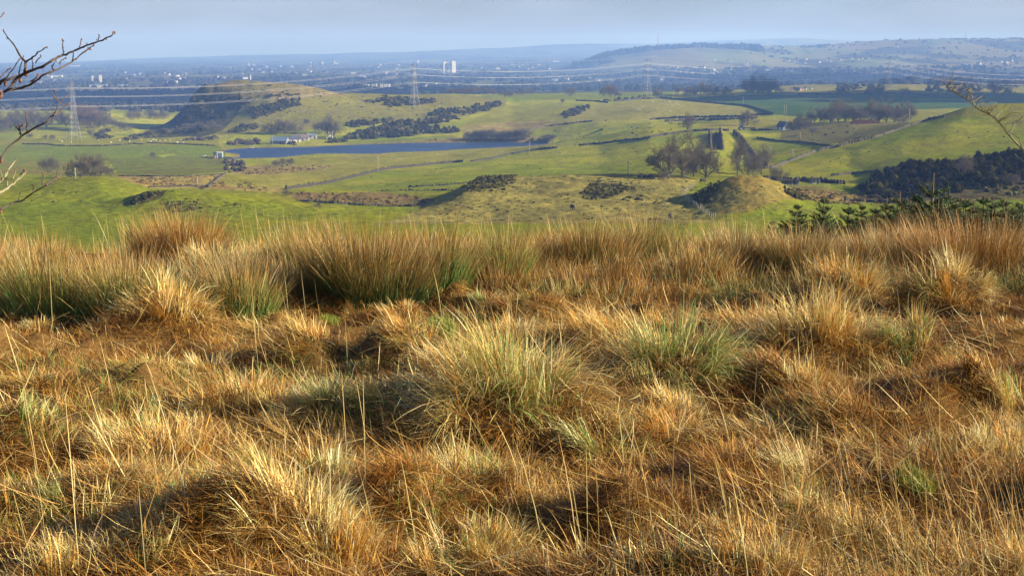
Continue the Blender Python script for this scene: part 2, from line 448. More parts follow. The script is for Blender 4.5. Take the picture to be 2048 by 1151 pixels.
# right
paint(OCH * .9, [(1160, 217), (1215, 208), (1330, 199), (1480, 213), (1530, 229), (1400, 236), (1300, 239), (1180, 244), (1100, 258), (1060, 263)], 1050, 1560, .9, .8, PASTL)
paint(SHADE_GREEN, [(1340, 197), (1480, 208), (1540, 229), (1600, 233), (1720, 245), (1920, 216), (2300, 206), (2300, 184), (1600, 188), (1500, 190)], 980, 1800)  # cloud shadow painted into the field as a darker green
paint(PASTL, [(1820, 214), (1920, 214), (1860, 240), (1800, 246)], 760, 1150, 1)
paint(OCH * .85, [(1400, 260), (1400, 245), (1520, 238), (1600, 234), (1620, 250), (1540, 262)], 820, 1150, .8, 1.3, PASTL)
paint(ROUGH * 1.05, [(1560, 283), (1560, 262), (1610, 246), (1800, 240), (1830, 246), (1744, 277), (1680, 292), (1650, 290)], 640, 900, 1, 1.3, ROUGH)
paint(EARTH * .45, [(1418, 298), (1427, 264), (1443, 264), (1446, 300)], 650, 900, .9)  # track floor darkened, the hedge's shade put into its colour
paint(ROUGH * .9, [(1860, 240), (1930, 208), (2300, 195), (2300, 245), (2030, 248), (1960, 232)], 560, 800, .9, 1.2, PASTL)
paint(ROUGH * .9, [(1540, 405), (1560, 372), (1640, 372), (1720, 390), (2060, 396), (2060, 404), (1720, 406), (1620, 412)], 330, 480, .9, 1.2, BOG)
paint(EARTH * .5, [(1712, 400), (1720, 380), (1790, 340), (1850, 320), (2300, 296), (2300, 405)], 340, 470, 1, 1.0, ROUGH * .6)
# the plateau and knoll in front
paint(ROUGH * 1.12, [(740, 449), (800, 436), (862, 408), (900, 380), (960, 345), (1320, 345), (1400, 360), (1372, 390), (1432, 445)], 270, 440, 1, 1.6, OCH * .9)
paint(ROUGH * .45, [(925, 372), (960, 352), (1030, 350), (1010, 368), (960, 380)], 330, 440, .9, 2.0, ROUGH)
paint(ROUGH * .5, [(1160, 384), (1180, 366), (1250, 368), (1248, 390), (1200, 398)], 330, 440, .8, 3.0, ROUGH)
paint(KNOLL, [(1400, 385), (1440, 350), (1520, 345), (1620, 395), (1560, 400), (1500, 420), (1440, 430)], 290, 372, 1, .9, ROUGH * 1.1)
paint(ROUGH * .6, [(1372, 390), (1448, 356), (1430, 390), (1440, 430), (1430, 440)], 290, 372, .9, 1.8, ROUGH)  # knoll's left flank painted darker, as the side away from the sun
paint(PAST * 1.1, [(1480, 432), (1520, 418), (1600, 402), (1790, 408), (1790, 445), (1480, 445)], 280, 360, .85)
paint(ROCK * 1.1, [(244, 410), (290, 384), (335, 380), (318, 396), (280, 408)], 290, 372, .9, 1.2, ROUGH * .6)
paint(ROUGH * .55, [(320, 402), (400, 398), (405, 420), (340, 424)], 290, 372, .7, 3.0, PAST)
# far country: patchwork of fields and woods, moor on the right-hand hill
far = YG > 1850
qx = XG + 120 * fbm(XG / 300, YG / 300, 91, 2); qy = YG + 260 * fbm(XG / 300, YG / 500, 95, 2)
cell = _hash(np.floor(qx / 170).astype(np.int64), np.floor(qy / 420).astype(np.int64), 5)
pal = np.array([(.035, .035, .03), (.04, .04, .03), (.08, .10, .03), (.10, .11, .045), (.035, .04, .03), (.13, .11, .065), (.06, .055, .04), (.07, .075, .035)])
fc = pal[(cell * 7.99).astype(int)]
hillr = np.clip((UG - 1180) / 250, 0, 1) * np.clip((YG - 4600) / 900, 0, 1)
palh = np.array([(.21, .19, .09), (.17, .19, .07), (.25, .20, .10), (.12, .13, .05), (.20, .19, .08), (.07, .07, .045), (.20, .18, .08), (.15, .17, .07)])
fc = fc * (1 - hillr[..., None]) + palh[(cell * 7.99).astype(int)] * hillr[..., None]
w = np.clip((YG - 1900) / 350, 0, 1)[..., None]
CG = CG * (1 - w) + fc * w
paint((.22, .19, .085), [(1160, 126), (1240, 120), (1330, 121), (1420, 128), (1500, 132), (1440, 138), (1300, 132), (1180, 131)], 4000, 7400, .8)
paint((.20, .16, .09), [(1640, 88), (1700, 80), (1830, 84), (1830, 92), (1700, 96)], 5600, 8200, .8)
paint(PASTL, [(1555, 172), (1640, 166), (1850, 166), (2048, 172), (2048, 188), (1900, 186), (1560, 188)], 1700, 2700, .85, 1.0, OCH * .7)
paint(PAST, [(960, 190), (1200, 184), (1345, 184), (1345, 196), (1150, 200), (960, 197)], 1500, 2600, .8)
# rushy and worn patches in the pastures, the wet edge of the loch
pm = np.clip((fbm(XG / 14, YG / 22, 171, 4) - .20) * 5, 0, 1) * (YG < 1900) * (YG > 250)
CG = CG * (1 - .35 * pm[..., None]) + ROUGH * .9 * .35 * pm[..., None]
shore = np.zeros(ZG.shape); shore[box] = np.where(ins, 1, np.clip(1.3 - dd / (4 + 5 * (.5 + fbm(XG[box] / 12, YG[box] / 12, 181, 2))), 0, 1))
CG = CG * (1 - .75 * shore[..., None]) + np.array((.16, .115, .05)) * .75 * shore[..., None]
CG *= (1 + 0.22 * fbm(XG / 4, YG / 6, 101, 3))[..., None]
CG = np.clip(CG, .012, .6)

m_ground, t, b = new_mat("pasture")
a = t.nodes.new('ShaderNodeAttribute'); a.attribute_name = 'Col'
tcn = t.nodes.new('ShaderNodeTexCoord')
nn = t.nodes.new('ShaderNodeTexNoise'); nn.inputs['Scale'].default_value = 0.55; nn.inputs['Detail'].default_value = 8; nn.inputs['Roughness'].default_value = 0.65
t.links.new(tcn.outputs['Object'], nn.inputs['Vector'])
mr = t.nodes.new('ShaderNodeMapRange'); mr.inputs['From Min'].default_value = .3; mr.inputs['From Max'].default_value = .7
mr.inputs['To Min'].default_value = .50; mr.inputs['To Max'].default_value = 1.42
t.links.new(nn.outputs['Fac'], mr.inputs['Value'])
mm = t.nodes.new('ShaderNodeVectorMath'); mm.operation = 'SCALE'
t.links.new(a.outputs['Color'], mm.inputs[0]); t.links.new(mr.outputs['Result'], mm.inputs['Scale'])
t.links.new(mm.outputs['Vector'], b.inputs['Base Color'])
bp = t.nodes.new('ShaderNodeBump'); bp.inputs['Strength'].default_value = 0.55; bp.inputs['Distance'].default_value = 0.8
t.links.new(nn.outputs['Fac'], bp.inputs['Height']); t.links.new(bp.outputs['Normal'], b.inputs['Normal'])
b.inputs['Roughness'].default_value = 1.0; b.inputs['Specular IOR Level'].default_value = 0.0

nr, nc = ZG.shape
idx = np.arange(nr * nc).reshape(nr, nc)
quads = np.stack([idx[:-1, :-1], idx[:-1, 1:], idx[1:, 1:], idx[1:, :-1]], -1).reshape(-1, 4)
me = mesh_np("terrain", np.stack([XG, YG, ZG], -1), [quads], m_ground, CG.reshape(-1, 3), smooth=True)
structure(link("terrain", me), "rolling green and ochre farmland dropping to a wide hazy plain", "terrain")

# water
m_water, t, b = new_mat("loch_water")
b.inputs['Base Color'].default_value = (.018, .050, .150, 1); b.inputs['Roughness'].default_value = 0.4; b.inputs['Specular IOR Level'].default_value = 0.14
n2 = t.nodes.new('ShaderNodeTexNoise'); n2.inputs['Scale'].default_value = .035; n2.inputs['Detail'].default_value = 6
c2 = t.nodes.new('ShaderNodeTexCoord'); m2 = t.nodes.new('ShaderNodeMapping'); m2.inputs['Scale'].default_value = (.5, 2.2, 1)
t.links.new(c2.outputs['Object'], m2.inputs['Vector']); t.links.new(m2.outputs['Vector'], n2.inputs['Vector'])
x2 = t.nodes.new('ShaderNodeMix'); x2.data_type = 'RGBA'; x2.inputs['A'].default_value = (.010, .024, .060, 1); x2.inputs['B'].default_value = (.030, .062, .135, 1)  # blue of the reflected sky painted into the base colour
r2 = t.nodes.new('ShaderNodeMapRange'); r2.inputs['From Min'].default_value = .35; r2.inputs['From Max'].default_value = .65
t.links.new(n2.outputs['Fac'], r2.inputs['Value']); t.links.new(r2.outputs['Result'], x2.inputs['Factor']); t.links.new(x2.outputs['Result'], b.inputs['Base Color'])
n = t.nodes.new('ShaderNodeTexNoise'); n.inputs['Scale'].default_value = 1.0; n.inputs['Detail'].default_value = 4
mpn = t.nodes.new('ShaderNodeMapping'); mpn.inputs['Scale'].default_value = (.5, .28, 1)
c = t.nodes.new('ShaderNodeTexCoord'); t.links.new(c.outputs['Object'], mpn.inputs['Vector']); t.links.new(mpn.outputs['Vector'], n.inputs['Vector'])
bp = t.nodes.new('ShaderNodeBump'); bp.inputs['Strength'].default_value = 1.0; bp.inputs['Distance'].default_value = 1.1
t.links.new(n.outputs['Fac'], bp.inputs['Height']); t.links.new(bp.outputs['Normal'], b.inputs['Normal'])
me = bpy.data.meshes.new("water")
me.from_pydata([(-300, 880, LOCH_Z), (90, 880, LOCH_Z), (90, 1140, LOCH_Z), (-300, 1140, LOCH_Z)], [], [(0, 1, 2, 3)])
# trim to the basin, so the sheet is never seen where the floor lies lower
import bmesh
bm = bmesh.new()
cxl = np.mean([p[0] for p in LOCH]); cyl = np.mean([p[1] for p in LOCH])
vs = []
n_l = len(LOCH)
for k in range(n_l):
    (ax, ay), (bx, by), (dx_, dy_) = LOCH[k - 1], LOCH[k], LOCH[(k + 1) % n_l]
    nx, ny = (dy_ - ay), -(dx_ - ax); ln = math.hypot(nx, ny) + 1e-9
    s_ = -1.6
    vs.append(bm.verts.new((bx + nx / ln * s_, by + ny / ln * s_, LOCH_Z)))
f = bm.faces.new(vs)
bmesh.ops.triangulate(bm, faces=[f])
bm.to_mesh(me); bm.free(); me.materials.append(m_water)
structure(link("water", me), "narrow deep blue loch with a ruffled surface in the valley", "water")

# haze: one even body of air round everything
def box_mesh(name, lo, hi):
    mb = MB(); mb.box([(a_ + b_) / 2 for a_, b_ in zip(lo, hi)], [b_ - a_ for a_, b_ in zip(lo, hi)])
    return mb.mesh(name, [])
hm = bpy.data.materials.new("valley_air"); hm.use_nodes = True
t = hm.node_tree; t.nodes.clear()
pv = t.nodes.new('ShaderNodeVolumePrincipled'); ou = t.nodes.new('ShaderNodeOutputMaterial')
pv.inputs['Color'].default_value = (.27, .47, 1.0, 1); pv.inputs['Density'].default_value = HAZE_DENSITY; pv.inputs['Anisotropy'].default_value = 0.0; pv.inputs['Absorption Color'].default_value = (.40, .42, .6, 1)
t.links.new(pv.outputs['Volume'], ou.inputs['Volume'])
me = box_mesh("haze", (-14500, -60, min(-135, ZG.min() - 1.0)), (14500, 17600, 150)); me.materials.append(hm)
tag(link("haze", me), "thin blue haze filling the valley and veiling the far hills", "haze", kind="stuff")
# ------------------------------------------------------------------ the moor in front
m_grass = leaf_mat("dry_grass", 0.18, 0.6, 0.25)
m_soil = simple_mat("peat", (.17, .098, .032), 1.0, .6, 30.0, 0, .0)

def flat_near(x, y):
    y = np.asarray(y, float)
    return -1.45 - .052 * y - .06 * np.maximum(0, y - 12.5) ** 2 + 0.0 * np.asarray(x, float)

def near_pt(u, v):
    dx, dy, dz = ray(u, v)
    k = dz / dy + .052                       # meets z = -1.45 - .052 y
    y = np.where(k < -1e-4, -1.45 / np.minimum(k, -1e-4), 14.0)
    y = np.clip(y, 1.0, 14.0)
    return dx / dy * y, y

# tussocks: column, row of the foot, width in photo pixels, kind, label
TUSS = [
 (1010, 905, 470, 'big', "largest straw tussock in the middle of the foreground, green blades inside its pale fan"),
 (1335, 820, 360, 'greenstraw', "broad pale tussock with a green heart, beside the largest straw tussock"),
 (1195, 735, 250, 'comb', "combed-over tussock with a dark brown hollow side and a bright straw crest"),
 (935, 790, 260, 'straw', "straw tussock standing just behind the largest tussock"),
 (1625, 770, 360, 'straw', "wide shaggy straw tussock with a dark shadowed foot right of the green-hearted one"),
 (1830, 765, 210, 'greenleft', "rounded tussock, green on its shadowed side and straw on its sunny side"),
 (330, 690, 230, 'straw', "pale straw tussock in front of the green rushes, its tips standing up ragged"),
 (600, 735, 190, 'comb', "narrow swept tussock with long blades streaming down its sunny side"),
 (325, 965, 300, 'brownstraw', "brown tussock with a curl of pale bent blades on its sunny side"),
 (610, 1150, 330, 'bright', "brightest straw tussock at the bottom edge, long pale blades arching over"),
 (60, 950, 260, 'greenstraw', "green and straw tussock cut by the photo's edge below the rushes"),
 (480, 840, 260, 'brownstraw', "loose brown tussock with thin pale stalks, below the swept tussock"),
 (650, 880, 260, 'greenstraw', "ragged tussock of green and straw blades beside a dark gap"),
 (850, 1075, 380, 'brown', "low rounded brown tussock of matted thatch below the largest tussock"),
 (480, 1130, 260, 'dark', "dark brown dome of matted grass beside the brightest straw tussock"),
 (255, 1040, 220, 'brown', "small russet tussock under the curled brown one"),
 (1400, 580, 150, 'greenstraw', "pale green tuft in front of the rush belt"),
 (1165, 590, 190, 'palelow', "low cushion of flattened pale straw in front of the rush belt"),
 (1890, 640, 230, 'straw', "soft straw tussock in front of the large brown rush clump"),
 (1250, 1060, 260, 'brown', "brown matted hummock between tall thin rush stems"),
 (1500, 690, 200, 'brownstraw', "small straw and brown tussock behind the wide shaggy one"),
 (650, 625, 80, 'green', "small fresh green tuft at the foot of the darkest rushes"),
 (30, 665, 120, 'greenstraw', "small grey-green tuft against the photo's edge, beside the green rushes"),
 (1050, 660, 190, 'brown', "smooth brown dome of old grass behind the combed-over tussock"),
 (430, 575, 170, 'greenstraw', "pale green and straw tuft among the rushes"),
 (1690, 640, 220, 'straw', "upright straw tussock with long thin pale stems"),
 (110, 840, 230, 'brown', "low brown hummock in the sunny matted grass"),
 (1960, 840, 260, 'brown', "russet hummock with dark combed thatch, near the photo's edge"),
 (1700, 900, 300, 'brown', "low dark russet hummock under the wide shaggy tussock"),
 (820, 740, 190, 'comb', "brown swept tussock beside a mossy hollow"),
 (770, 880, 200, 'greenstraw', "thin green-bladed tuft left of the largest tussock"),
 (1480, 1010, 300, 'brown', "wide brown hummock among the tall thin stems"),
 (520, 430, 150, 'paletall', "pale bleached grass clump on the brow beside the green slope"),
 (330, 452, 150, 'paletall', "ragged pale grass clump on the brow in front of the small rocky rise"),
]
PAL = dict(straw=(.66, .455, .14), pale=(.80, .60, .255), gold=(.50, .250, .038), rust=(.33, .138, .022), dark=(.115, .054, .016),
           green=(.21, .29, .060), rush=(.078, .128, .030), rushl=(.17, .23, .09), moss=(.30, .34, .05), tan=(.46, .270, .066))
PAL = {k: np.array(v_) for k, v_ in PAL.items()}
HUM = []
for (u, v, w_, kind, lab) in TUSS:
    x, y = near_pt(np.array(float(u)), np.array(float(v) - 0.10 * w_))
    r_ = w_ * float(y) / F / 2 * .88
    hgt = {'big': .55, 'dark': .42, 'brown': .42, 'brownstraw': .36, 'palelow': .3, 'comb': .55, 'green': .3, 'paletall': .3}.get(kind, .5) * r_
    HUM.append((float(x), float(y), r_, hgt))
HUMA = np.array(HUM)
# unnamed swellings of the ground between them
sw = []
for k in range(260):
    sx, sy = rng.uniform(-9, 9), rng.uniform(2.2, 11)
    sw.append((sx, sy, rng.uniform(.09, .20), rng.uniform(.05, .12)))
SW = np.array(sw)

def near_z(x, y):
    x = np.asarray(x, float); y = np.asarray(y, float)
    z = flat_near(x, y) + (.10 * fbm(x / .7, y / .7, 201, 3) + .085 * fbm(x / .24, y / .24, 207, 2)) * np.clip((13.5 - y) / 3, .25, 1)
    for (hx, hy, hr, hh) in np.concatenate([HUMA, SW]):
        d2 = ((x - hx) ** 2 + (y - hy) ** 2) / (hr * hr)
        z = z + hh * np.exp(-1.3 * d2)
    return z

gx = np.concatenate([np.linspace(-14, -7, 60, endpoint=False), np.linspace(-7, 7, 420), np.linspace(7, 14, 61)[1:]]); gy = np.linspace(-7, 14.4, 560)
GX, GY = np.meshgrid(gx, gy)
GZ = near_z(GX, GY)
GZ -= np.clip((GY - 13.2) / 1.2, 0, 1) * .12
ix = np.arange(GX.size).reshape(GX.shape)
q = np.stack([ix[:-1, :-1], ix[:-1, 1:], ix[1:, 1:], ix[1:, :-1]], -1).reshape(-1, 4)
structure(link("moor_ground", mesh_np("moor_ground", np.stack([GX, GY, GZ], -1), [q], m_soil, smooth=True)), "brown peaty ground under the rough grass", "ground")
def nz_fast(x, y):
    fi = np.interp(y, gy, np.arange(len(gy))); fj = np.interp(x, gx, np.arange(len(gx)))
    i = np.clip(fi.astype(int), 0, len(gy) - 2); j = np.clip(fj.astype(int), 0, len(gx) - 2)
    a_, b_ = fi - i, fj - j
    return (GZ[i, j] * (1 - b_) + GZ[i, j + 1] * b_) * (1 - a_) + (GZ[i + 1, j] * (1 - b_) + GZ[i + 1, j + 1] * b_) * a_

def blades(root, head, length, lean, curl, width, cols, nseg=3, kink=None, tip=0.25):
    """root (N,3); cols: list of (t, (N,3)) along the blade"""
    N = len(root)
    P = [root]; ang = lean.copy(); seg = length / nseg
    hx, hy = np.cos(head), np.sin(head)
    for k in range(nseg):
        a_ = np.minimum(lean + curl * (k + .3) / nseg, 2.6)
        if kink is not None and k >= nseg - 1: a_ = a_ + kink
        d = np.stack([np.sin(a_) * hx, np.sin(a_) * hy, np.cos(a_)], 1)
        P.append(P[-1] + d * seg[:, None])
    wa = head + math.pi / 2 + rng.normal(0, .5, N)
    wv = np.stack([np.cos(wa), np.sin(wa), rng.normal(0, .15, N)], 1) * (width / 2)[:, None]
    V = np.empty((N, 2 * nseg + 1, 3)); C = np.empty((N, 2 * nseg + 1, 3))
    ts = [c[0] for c in cols]
    for k in range(nseg + 1):
        tt = k / nseg
        i = max(0, min(len(ts) - 2, int(np.searchsorted(ts, tt, side='right')) - 1))
        f = (tt - ts[i]) / (ts[i + 1] - ts[i])
        c = cols[i][1] * (1 - f) + cols[i + 1][1] * f
        if k < nseg:
            wk = 1.0 - (1 - tip) * tt ** 2
            V[:, 2 * k] = P[k] - wv * wk; V[:, 2 * k + 1] = P[k] + wv * wk
            C[:, 2 * k] = c; C[:, 2 * k + 1] = c
        else:
            V[:, 2 * k] = P[k]; C[:, 2 * k] = c
    m = 2 * nseg + 1
    b0 = (np.arange(N) * m)[:, None]
    Q = np.concatenate([b0 + np.array([2 * k, 2 * k + 1, 2 * k + 3, 2 * k + 2]) for k in range(nseg - 1)]) if nseg > 1 else np.zeros((0, 4), int)
    T = b0 + np.array([2 * nseg - 2, 2 * nseg - 1, 2 * nseg])
    return V.reshape(-1, 3), Q, T, C.reshape(-1, 3)

def blade_mesh(name, parts, mat=None):
    Vs, Qs, Ts, Cs = [], [], [], []; n = 0
    for V, Q, T, C in parts:
        Vs.append(V); Qs.append(Q + n); Ts.append(T + n); Cs.append(C); n += len(V)
    return mesh_np(name, np.concatenate(Vs), [np.concatenate(Qs), np.concatenate(Ts)], mat or m_grass, np.clip(np.concatenate(Cs), .01, .85))

def jit(N, c, s=.18):
    c = np.broadcast_to(c, (N, 3))
    return c * np.exp(rng.normal(0, s, (N, 1))) * np.exp(rng.normal(0, .05, (N, 3)))
def pick(N, names, w):
    k = rng.choice(len(names), N, p=np.array(w) / sum(w))
    return np.array([PAL[n_] for n_ in names])[k]
def wid(y, lo=.0016, hi=.0030):
    return (rng.uniform(lo, hi, np.shape(y)) + .00022 * np.asarray(y)) * .82

WIND = math.pi * 0.93       # the grass has been combed to the left

def mix_head(a_, b_, w_):
    return np.arctan2(np.sin(a_) * (1 - w_) + np.sin(b_) * w_, np.cos(a_) * (1 - w_) + np.cos(b_) * w_)

def tussock(x0, y0, r, kind):
    """built of many small tufts, each leaning its own way"""
    big = kind == 'big'
    low = kind in ('brown', 'dark', 'palelow')
    dens = {'brown': .8, 'dark': .9, 'green': .6, 'paletall': .55}.get(kind, 1.0)
    nt = int(np.clip(34 * (r / .35) ** 1.1, 7, 52))
    tq = np.sqrt(rng.random(nt)); tth = rng.uniform(0, 2 * math.pi, nt)
    tx = x0 + r * .85 * tq * np.cos(tth); ty = y0 + r * .85 * tq * np.sin(tth)
    thead = mix_head(tth + rng.normal(0, .55, nt), np.full(nt, WIND), .55 if kind == 'comb' else .22)
    tlean = np.abs(R(22) + R(54) * tq ** 1.1 + rng.normal(0, R(16), nt))
    if low: tlean = R(50) + R(28) * tq + rng.normal(0, R(13), nt)
    if kind == 'comb': tlean = R(38) + R(38) * tq + rng.normal(0, R(12), nt)
    if kind == 'paletall': tlean = np.abs(R(5) + R(30) * tq + rng.normal(0, R(9), nt))
    tln = r * rng.uniform(.40, .84, nt) * (1.05 - .25 * tq) + .03
    if kind == 'paletall': tln *= 1.1
    pals = {'straw': (['straw', 'pale', 'gold', 'tan', 'green'], [5, 3, 3, 3, .5]),
            'big': (['straw', 'pale', 'tan', 'green', 'gold'], [5, 3, 3, 1.6, 2]),
            'greenstraw': (['straw', 'pale', 'green', 'rushl', 'tan'], [3, 2.5, 2.4, .8, 2.5]),
            'greenleft': (['straw', 'pale', 'green', 'tan'], [3, 2, 2.5, 2]),
            'comb': (['straw', 'tan', 'gold', 'rust'], [3, 3, 3, 1.4]),
            'brownstraw': (['straw', 'gold', 'tan', 'rust', 'pale'], [2.4, 3, 3, 2.2, 1]),
            'bright': (['pale', 'straw', 'tan'], [4, 4, 2]), 'palelow': (['pale', 'straw', 'gold'], [2.5, 3, 2]),
            'paletall': (['straw', 'pale', 'tan', 'gold'], [3, 2, 2, 1.5]),
            'brown': (['gold', 'rust', 'tan', 'dark'], [3, 3.4, 1.6, 1.4]), 'dark': (['rust', 'dark', 'gold'], [3, 3.5, 1.2]),
            'green': (['green', 'rushl', 'straw'], [4, 3, 1])}[kind]
    tcol = pick(nt, *pals)
    per = np.maximum(14, (rng.uniform(50, 150, nt) * dens)).astype(int)
    i = np.repeat(np.arange(nt), per); N = len(i)
    rad = np.repeat(rng.uniform(.03, .085, nt) * (r / .3) ** .5, per) * np.sqrt(rng.random(N)); th = rng.uniform(0, 2 * math.pi, N)
    x = tx[i] + rad * np.cos(th); y = ty[i] + rad * np.sin(th)
    root = np.stack([x, y, nz_fast(x, y) - .015], 1)
    head = thead[i] + rng.normal(0, .42, N)
    lean = np.abs(tlean[i] + rng.normal(0, R(12), N)); curl = R(28) + rng.normal(0, R(30), N) + (R(20) if low else 0)
    ln = np.clip(tln[i] * rng.uniform(.45, 1.2, N), .05, .55)
    tipc = jit(N, np.where(rng.random((N, 1)) < .6, tcol[i], pick(N, *pals)), .22)
    if kind == 'greenleft':
        g = (x < x0)[:, None]; tipc = np.where(g & (rng.random((N, 1)) < .6), jit(N, PAL['green'] * .8), tipc)
    if kind in ('big', 'greenstraw'):
        g = (np.hypot(x - x0 - .15 * r, y - y0 + .2 * r) < .4 * r)[:, None] & (rng.random((N, 1)) < .38)
        tipc = np.where(g, jit(N, PAL['green']), tipc)
    if not low: tipc = tipc * np.array((1.18, 1.2, 1.25))
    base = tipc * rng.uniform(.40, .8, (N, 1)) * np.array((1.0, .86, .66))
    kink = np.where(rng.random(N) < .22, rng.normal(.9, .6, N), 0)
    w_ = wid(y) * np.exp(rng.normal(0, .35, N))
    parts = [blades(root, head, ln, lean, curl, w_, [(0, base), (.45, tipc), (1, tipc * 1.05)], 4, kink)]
    # old thatch round and under it, lying; weighted dark for shade in the gaps
    M = int(1500 * (r / .35) ** 1.5)
    rr = r * np.sqrt(rng.uniform(.05, 1.5, M)); th = rng.uniform(0, 2 * math.pi, M)
    x = x0 + rr * np.cos(th); y = y0 + rr * np.sin(th)
    root = np.stack([x, y, nz_fast(x, y) + .004], 1)
    c = jit(M, pick(M, ['gold', 'rust', 'dark', 'tan'], [1.6, 4, 4.2, .6]), .25)
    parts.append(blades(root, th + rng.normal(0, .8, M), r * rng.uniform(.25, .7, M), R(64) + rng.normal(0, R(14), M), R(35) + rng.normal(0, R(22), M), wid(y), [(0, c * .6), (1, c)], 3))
    # a few long broken straws
    if not low and kind != 'green':
        K = int(46 * (r / .3))
        th = rng.uniform(0, 2 * math.pi, K); rr = r * .6 * np.sqrt(rng.random(K))
        x = x0 + rr * np.cos(th); y = y0 + rr * np.sin(th)
        root = np.stack([x, y, nz_fast(x, y)], 1)
        c = jit(K, PAL['pale'], .15)
        parts.append(blades(root, th + rng.normal(0, .6, K), r * rng.uniform(.6, 1.15, K), np.abs(R(46) + rng.normal(0, R(24), K)), R(50) + rng.normal(0, R(34), K), wid(y) * 1.5, [(0, c * .7), (1, c)], 5, np.where(rng.random(K) < .3, 1.1, 0)))
    return parts

def local(parts, o):
    return [(V - np.array(o), Q, T, C) for V, Q, T, C in parts]
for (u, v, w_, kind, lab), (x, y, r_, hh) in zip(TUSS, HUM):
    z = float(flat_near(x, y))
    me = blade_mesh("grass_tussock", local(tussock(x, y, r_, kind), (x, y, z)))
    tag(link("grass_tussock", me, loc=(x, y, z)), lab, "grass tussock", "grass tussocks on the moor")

# rush clumps
RUSH = [  # column, row of the foot, width px, height px, tone, label
 (730, 612, 230, 175, 'dark', "darkest rush clump, deep green below and brown at its tips"),
 (870, 600, 120, 165, 'mid', "rush clump with blue-green stems beside the darkest clump"),
 (610, 575, 130, 140, 'mid', "rush clump with leaning outer stems left of the darkest clump"),
 (90, 650, 190, 180, 'green', "tall green rushes near the photo's edge, topped with brown"),
 (240, 655, 180, 170, 'green', "bright green rushes behind the pale ragged straw tussock"),
 (470, 640, 150, 120, 'mid', "thin rush clump with brown tops between straw tussocks"),
 (1000, 585, 110, 150, 'green', "grey-green upright rush clump in the middle of the belt"),
 (1180, 560, 170, 130, 'dark', "rush clump with a dark green foot, above the low pale cushion of straw"),
 (1290, 545, 130, 120, 'mid', "rush clump leaning outwards next to the dark-footed one"),
 (1480, 545, 150, 110, 'pale', "faded rush clump behind the pale green tuft"),
 (1600, 555, 130, 115, 'pale', "thin blue-grey and straw rush clump in front of the young spruces"),
 (1960, 575, 280, 150, 'brown', "large reddish brown rush clump at the brow, dark underneath"),
 (1780, 550, 160, 110, 'pale', "faded brown rushes under the spruce branches"),
 (360, 545, 170, 130, 'brown', "reddish brown rush clump on the brow with a dark flank"),
 (1110, 500, 150, 90, 'brown', "orange-brown rush tops on the brow in front of the rough plateau"),
 (860, 500, 170, 90, 'brown', "pale-tipped orange rushes on the brow above the boggy strip"),
]
def rush_clump(x0, y0, r, h, tone, N):
    rr = r * np.sqrt(rng.random(N)); th = rng.uniform(0, 2 * math.pi, N)
    x = x0 + rr * np.cos(th); y = y0 + rr * .8 * np.sin(th)
    root = np.stack([x, y, nz_fast(x, y) - .02], 1)
    q = rr / r
    lean = np.abs(R(3) + R(15) * q + rng.normal(0, R(9), N)); curl = R(4) + R(10) * q + np.abs(rng.normal(0, R(13), N))
    ln = h * np.where(rng.random(N) < .12, rng.uniform(1.0, 1.28, N), rng.uniform(.40, 1.0, N)) * (1.05 - .2 * q)
    head = mix_head(th + rng.normal(0, .5, N), np.full(N, WIND), .12)
    ln = ln * .97
    g = {'dark': PAL['rush'] * .85, 'mid': PAL['rush'] * 1.5, 'green': PAL['rush'] * 2.1, 'pale': PAL['rushl'] * 1.1, 'brown': np.array((.16, .13, .055))}[tone]
    base = jit(N, g, .2)
    mid = jit(N, .85 * g + .15 * PAL['tan'] * .7, .25)
    tip = jit(N, pick(N, ['gold', 'rust', 'tan', 'pale'], {'brown': [1.6, 4.5, 3.4, .8], 'pale': [.8, 1.8, 4.4, 2.6]}.get(tone, [1.2, 2.8, 4.4, 1.4])) * np.array((.86, .84, 1.0)), .34)
    dead = rng.random((N, 1)) < {'pale': .40, 'brown': .6}.get(tone, .08)
    base = np.where(dead, jit(N, PAL['gold'] * .7, .25), base); mid = np.where(dead, jit(N, PAL['tan'] * .9, .2), mid)
    kink = np.where(rng.random(N) < .10, rng.uniform(.6, 1.8, N), 0)
    return [blades(root, head, ln, lean, curl, wid(y, .0018, .0030), [(0, base), (.4, base * 1.15), (.58, mid * 1.1), (.82, tip), (1, tip * 1.1)], 4, kink, .35)]
for (u, v, w_, h_, tone, lab) in RUSH:
    x, y = [float(k) for k in near_pt(np.array(float(u)), np.array(float(v)))]
    y += .12
    r_ = w_ * y / F / 2; hh = h_ * y / F * 1.02
    N = int(np.clip(2900 * (r_ / .35) * {'dark': 1.6, 'brown': 1.4}.get(tone, 1.1), 900, 5600))
    z = float(flat_near(x, y))
    me = blade_mesh("rush_clump", local(rush_clump(x, y, r_, hh, tone, N), (x, y, z)))
    tag(link("rush_clump", me, loc=(x, y, z)), lab, "rush clump", "rush clumps along the brow")

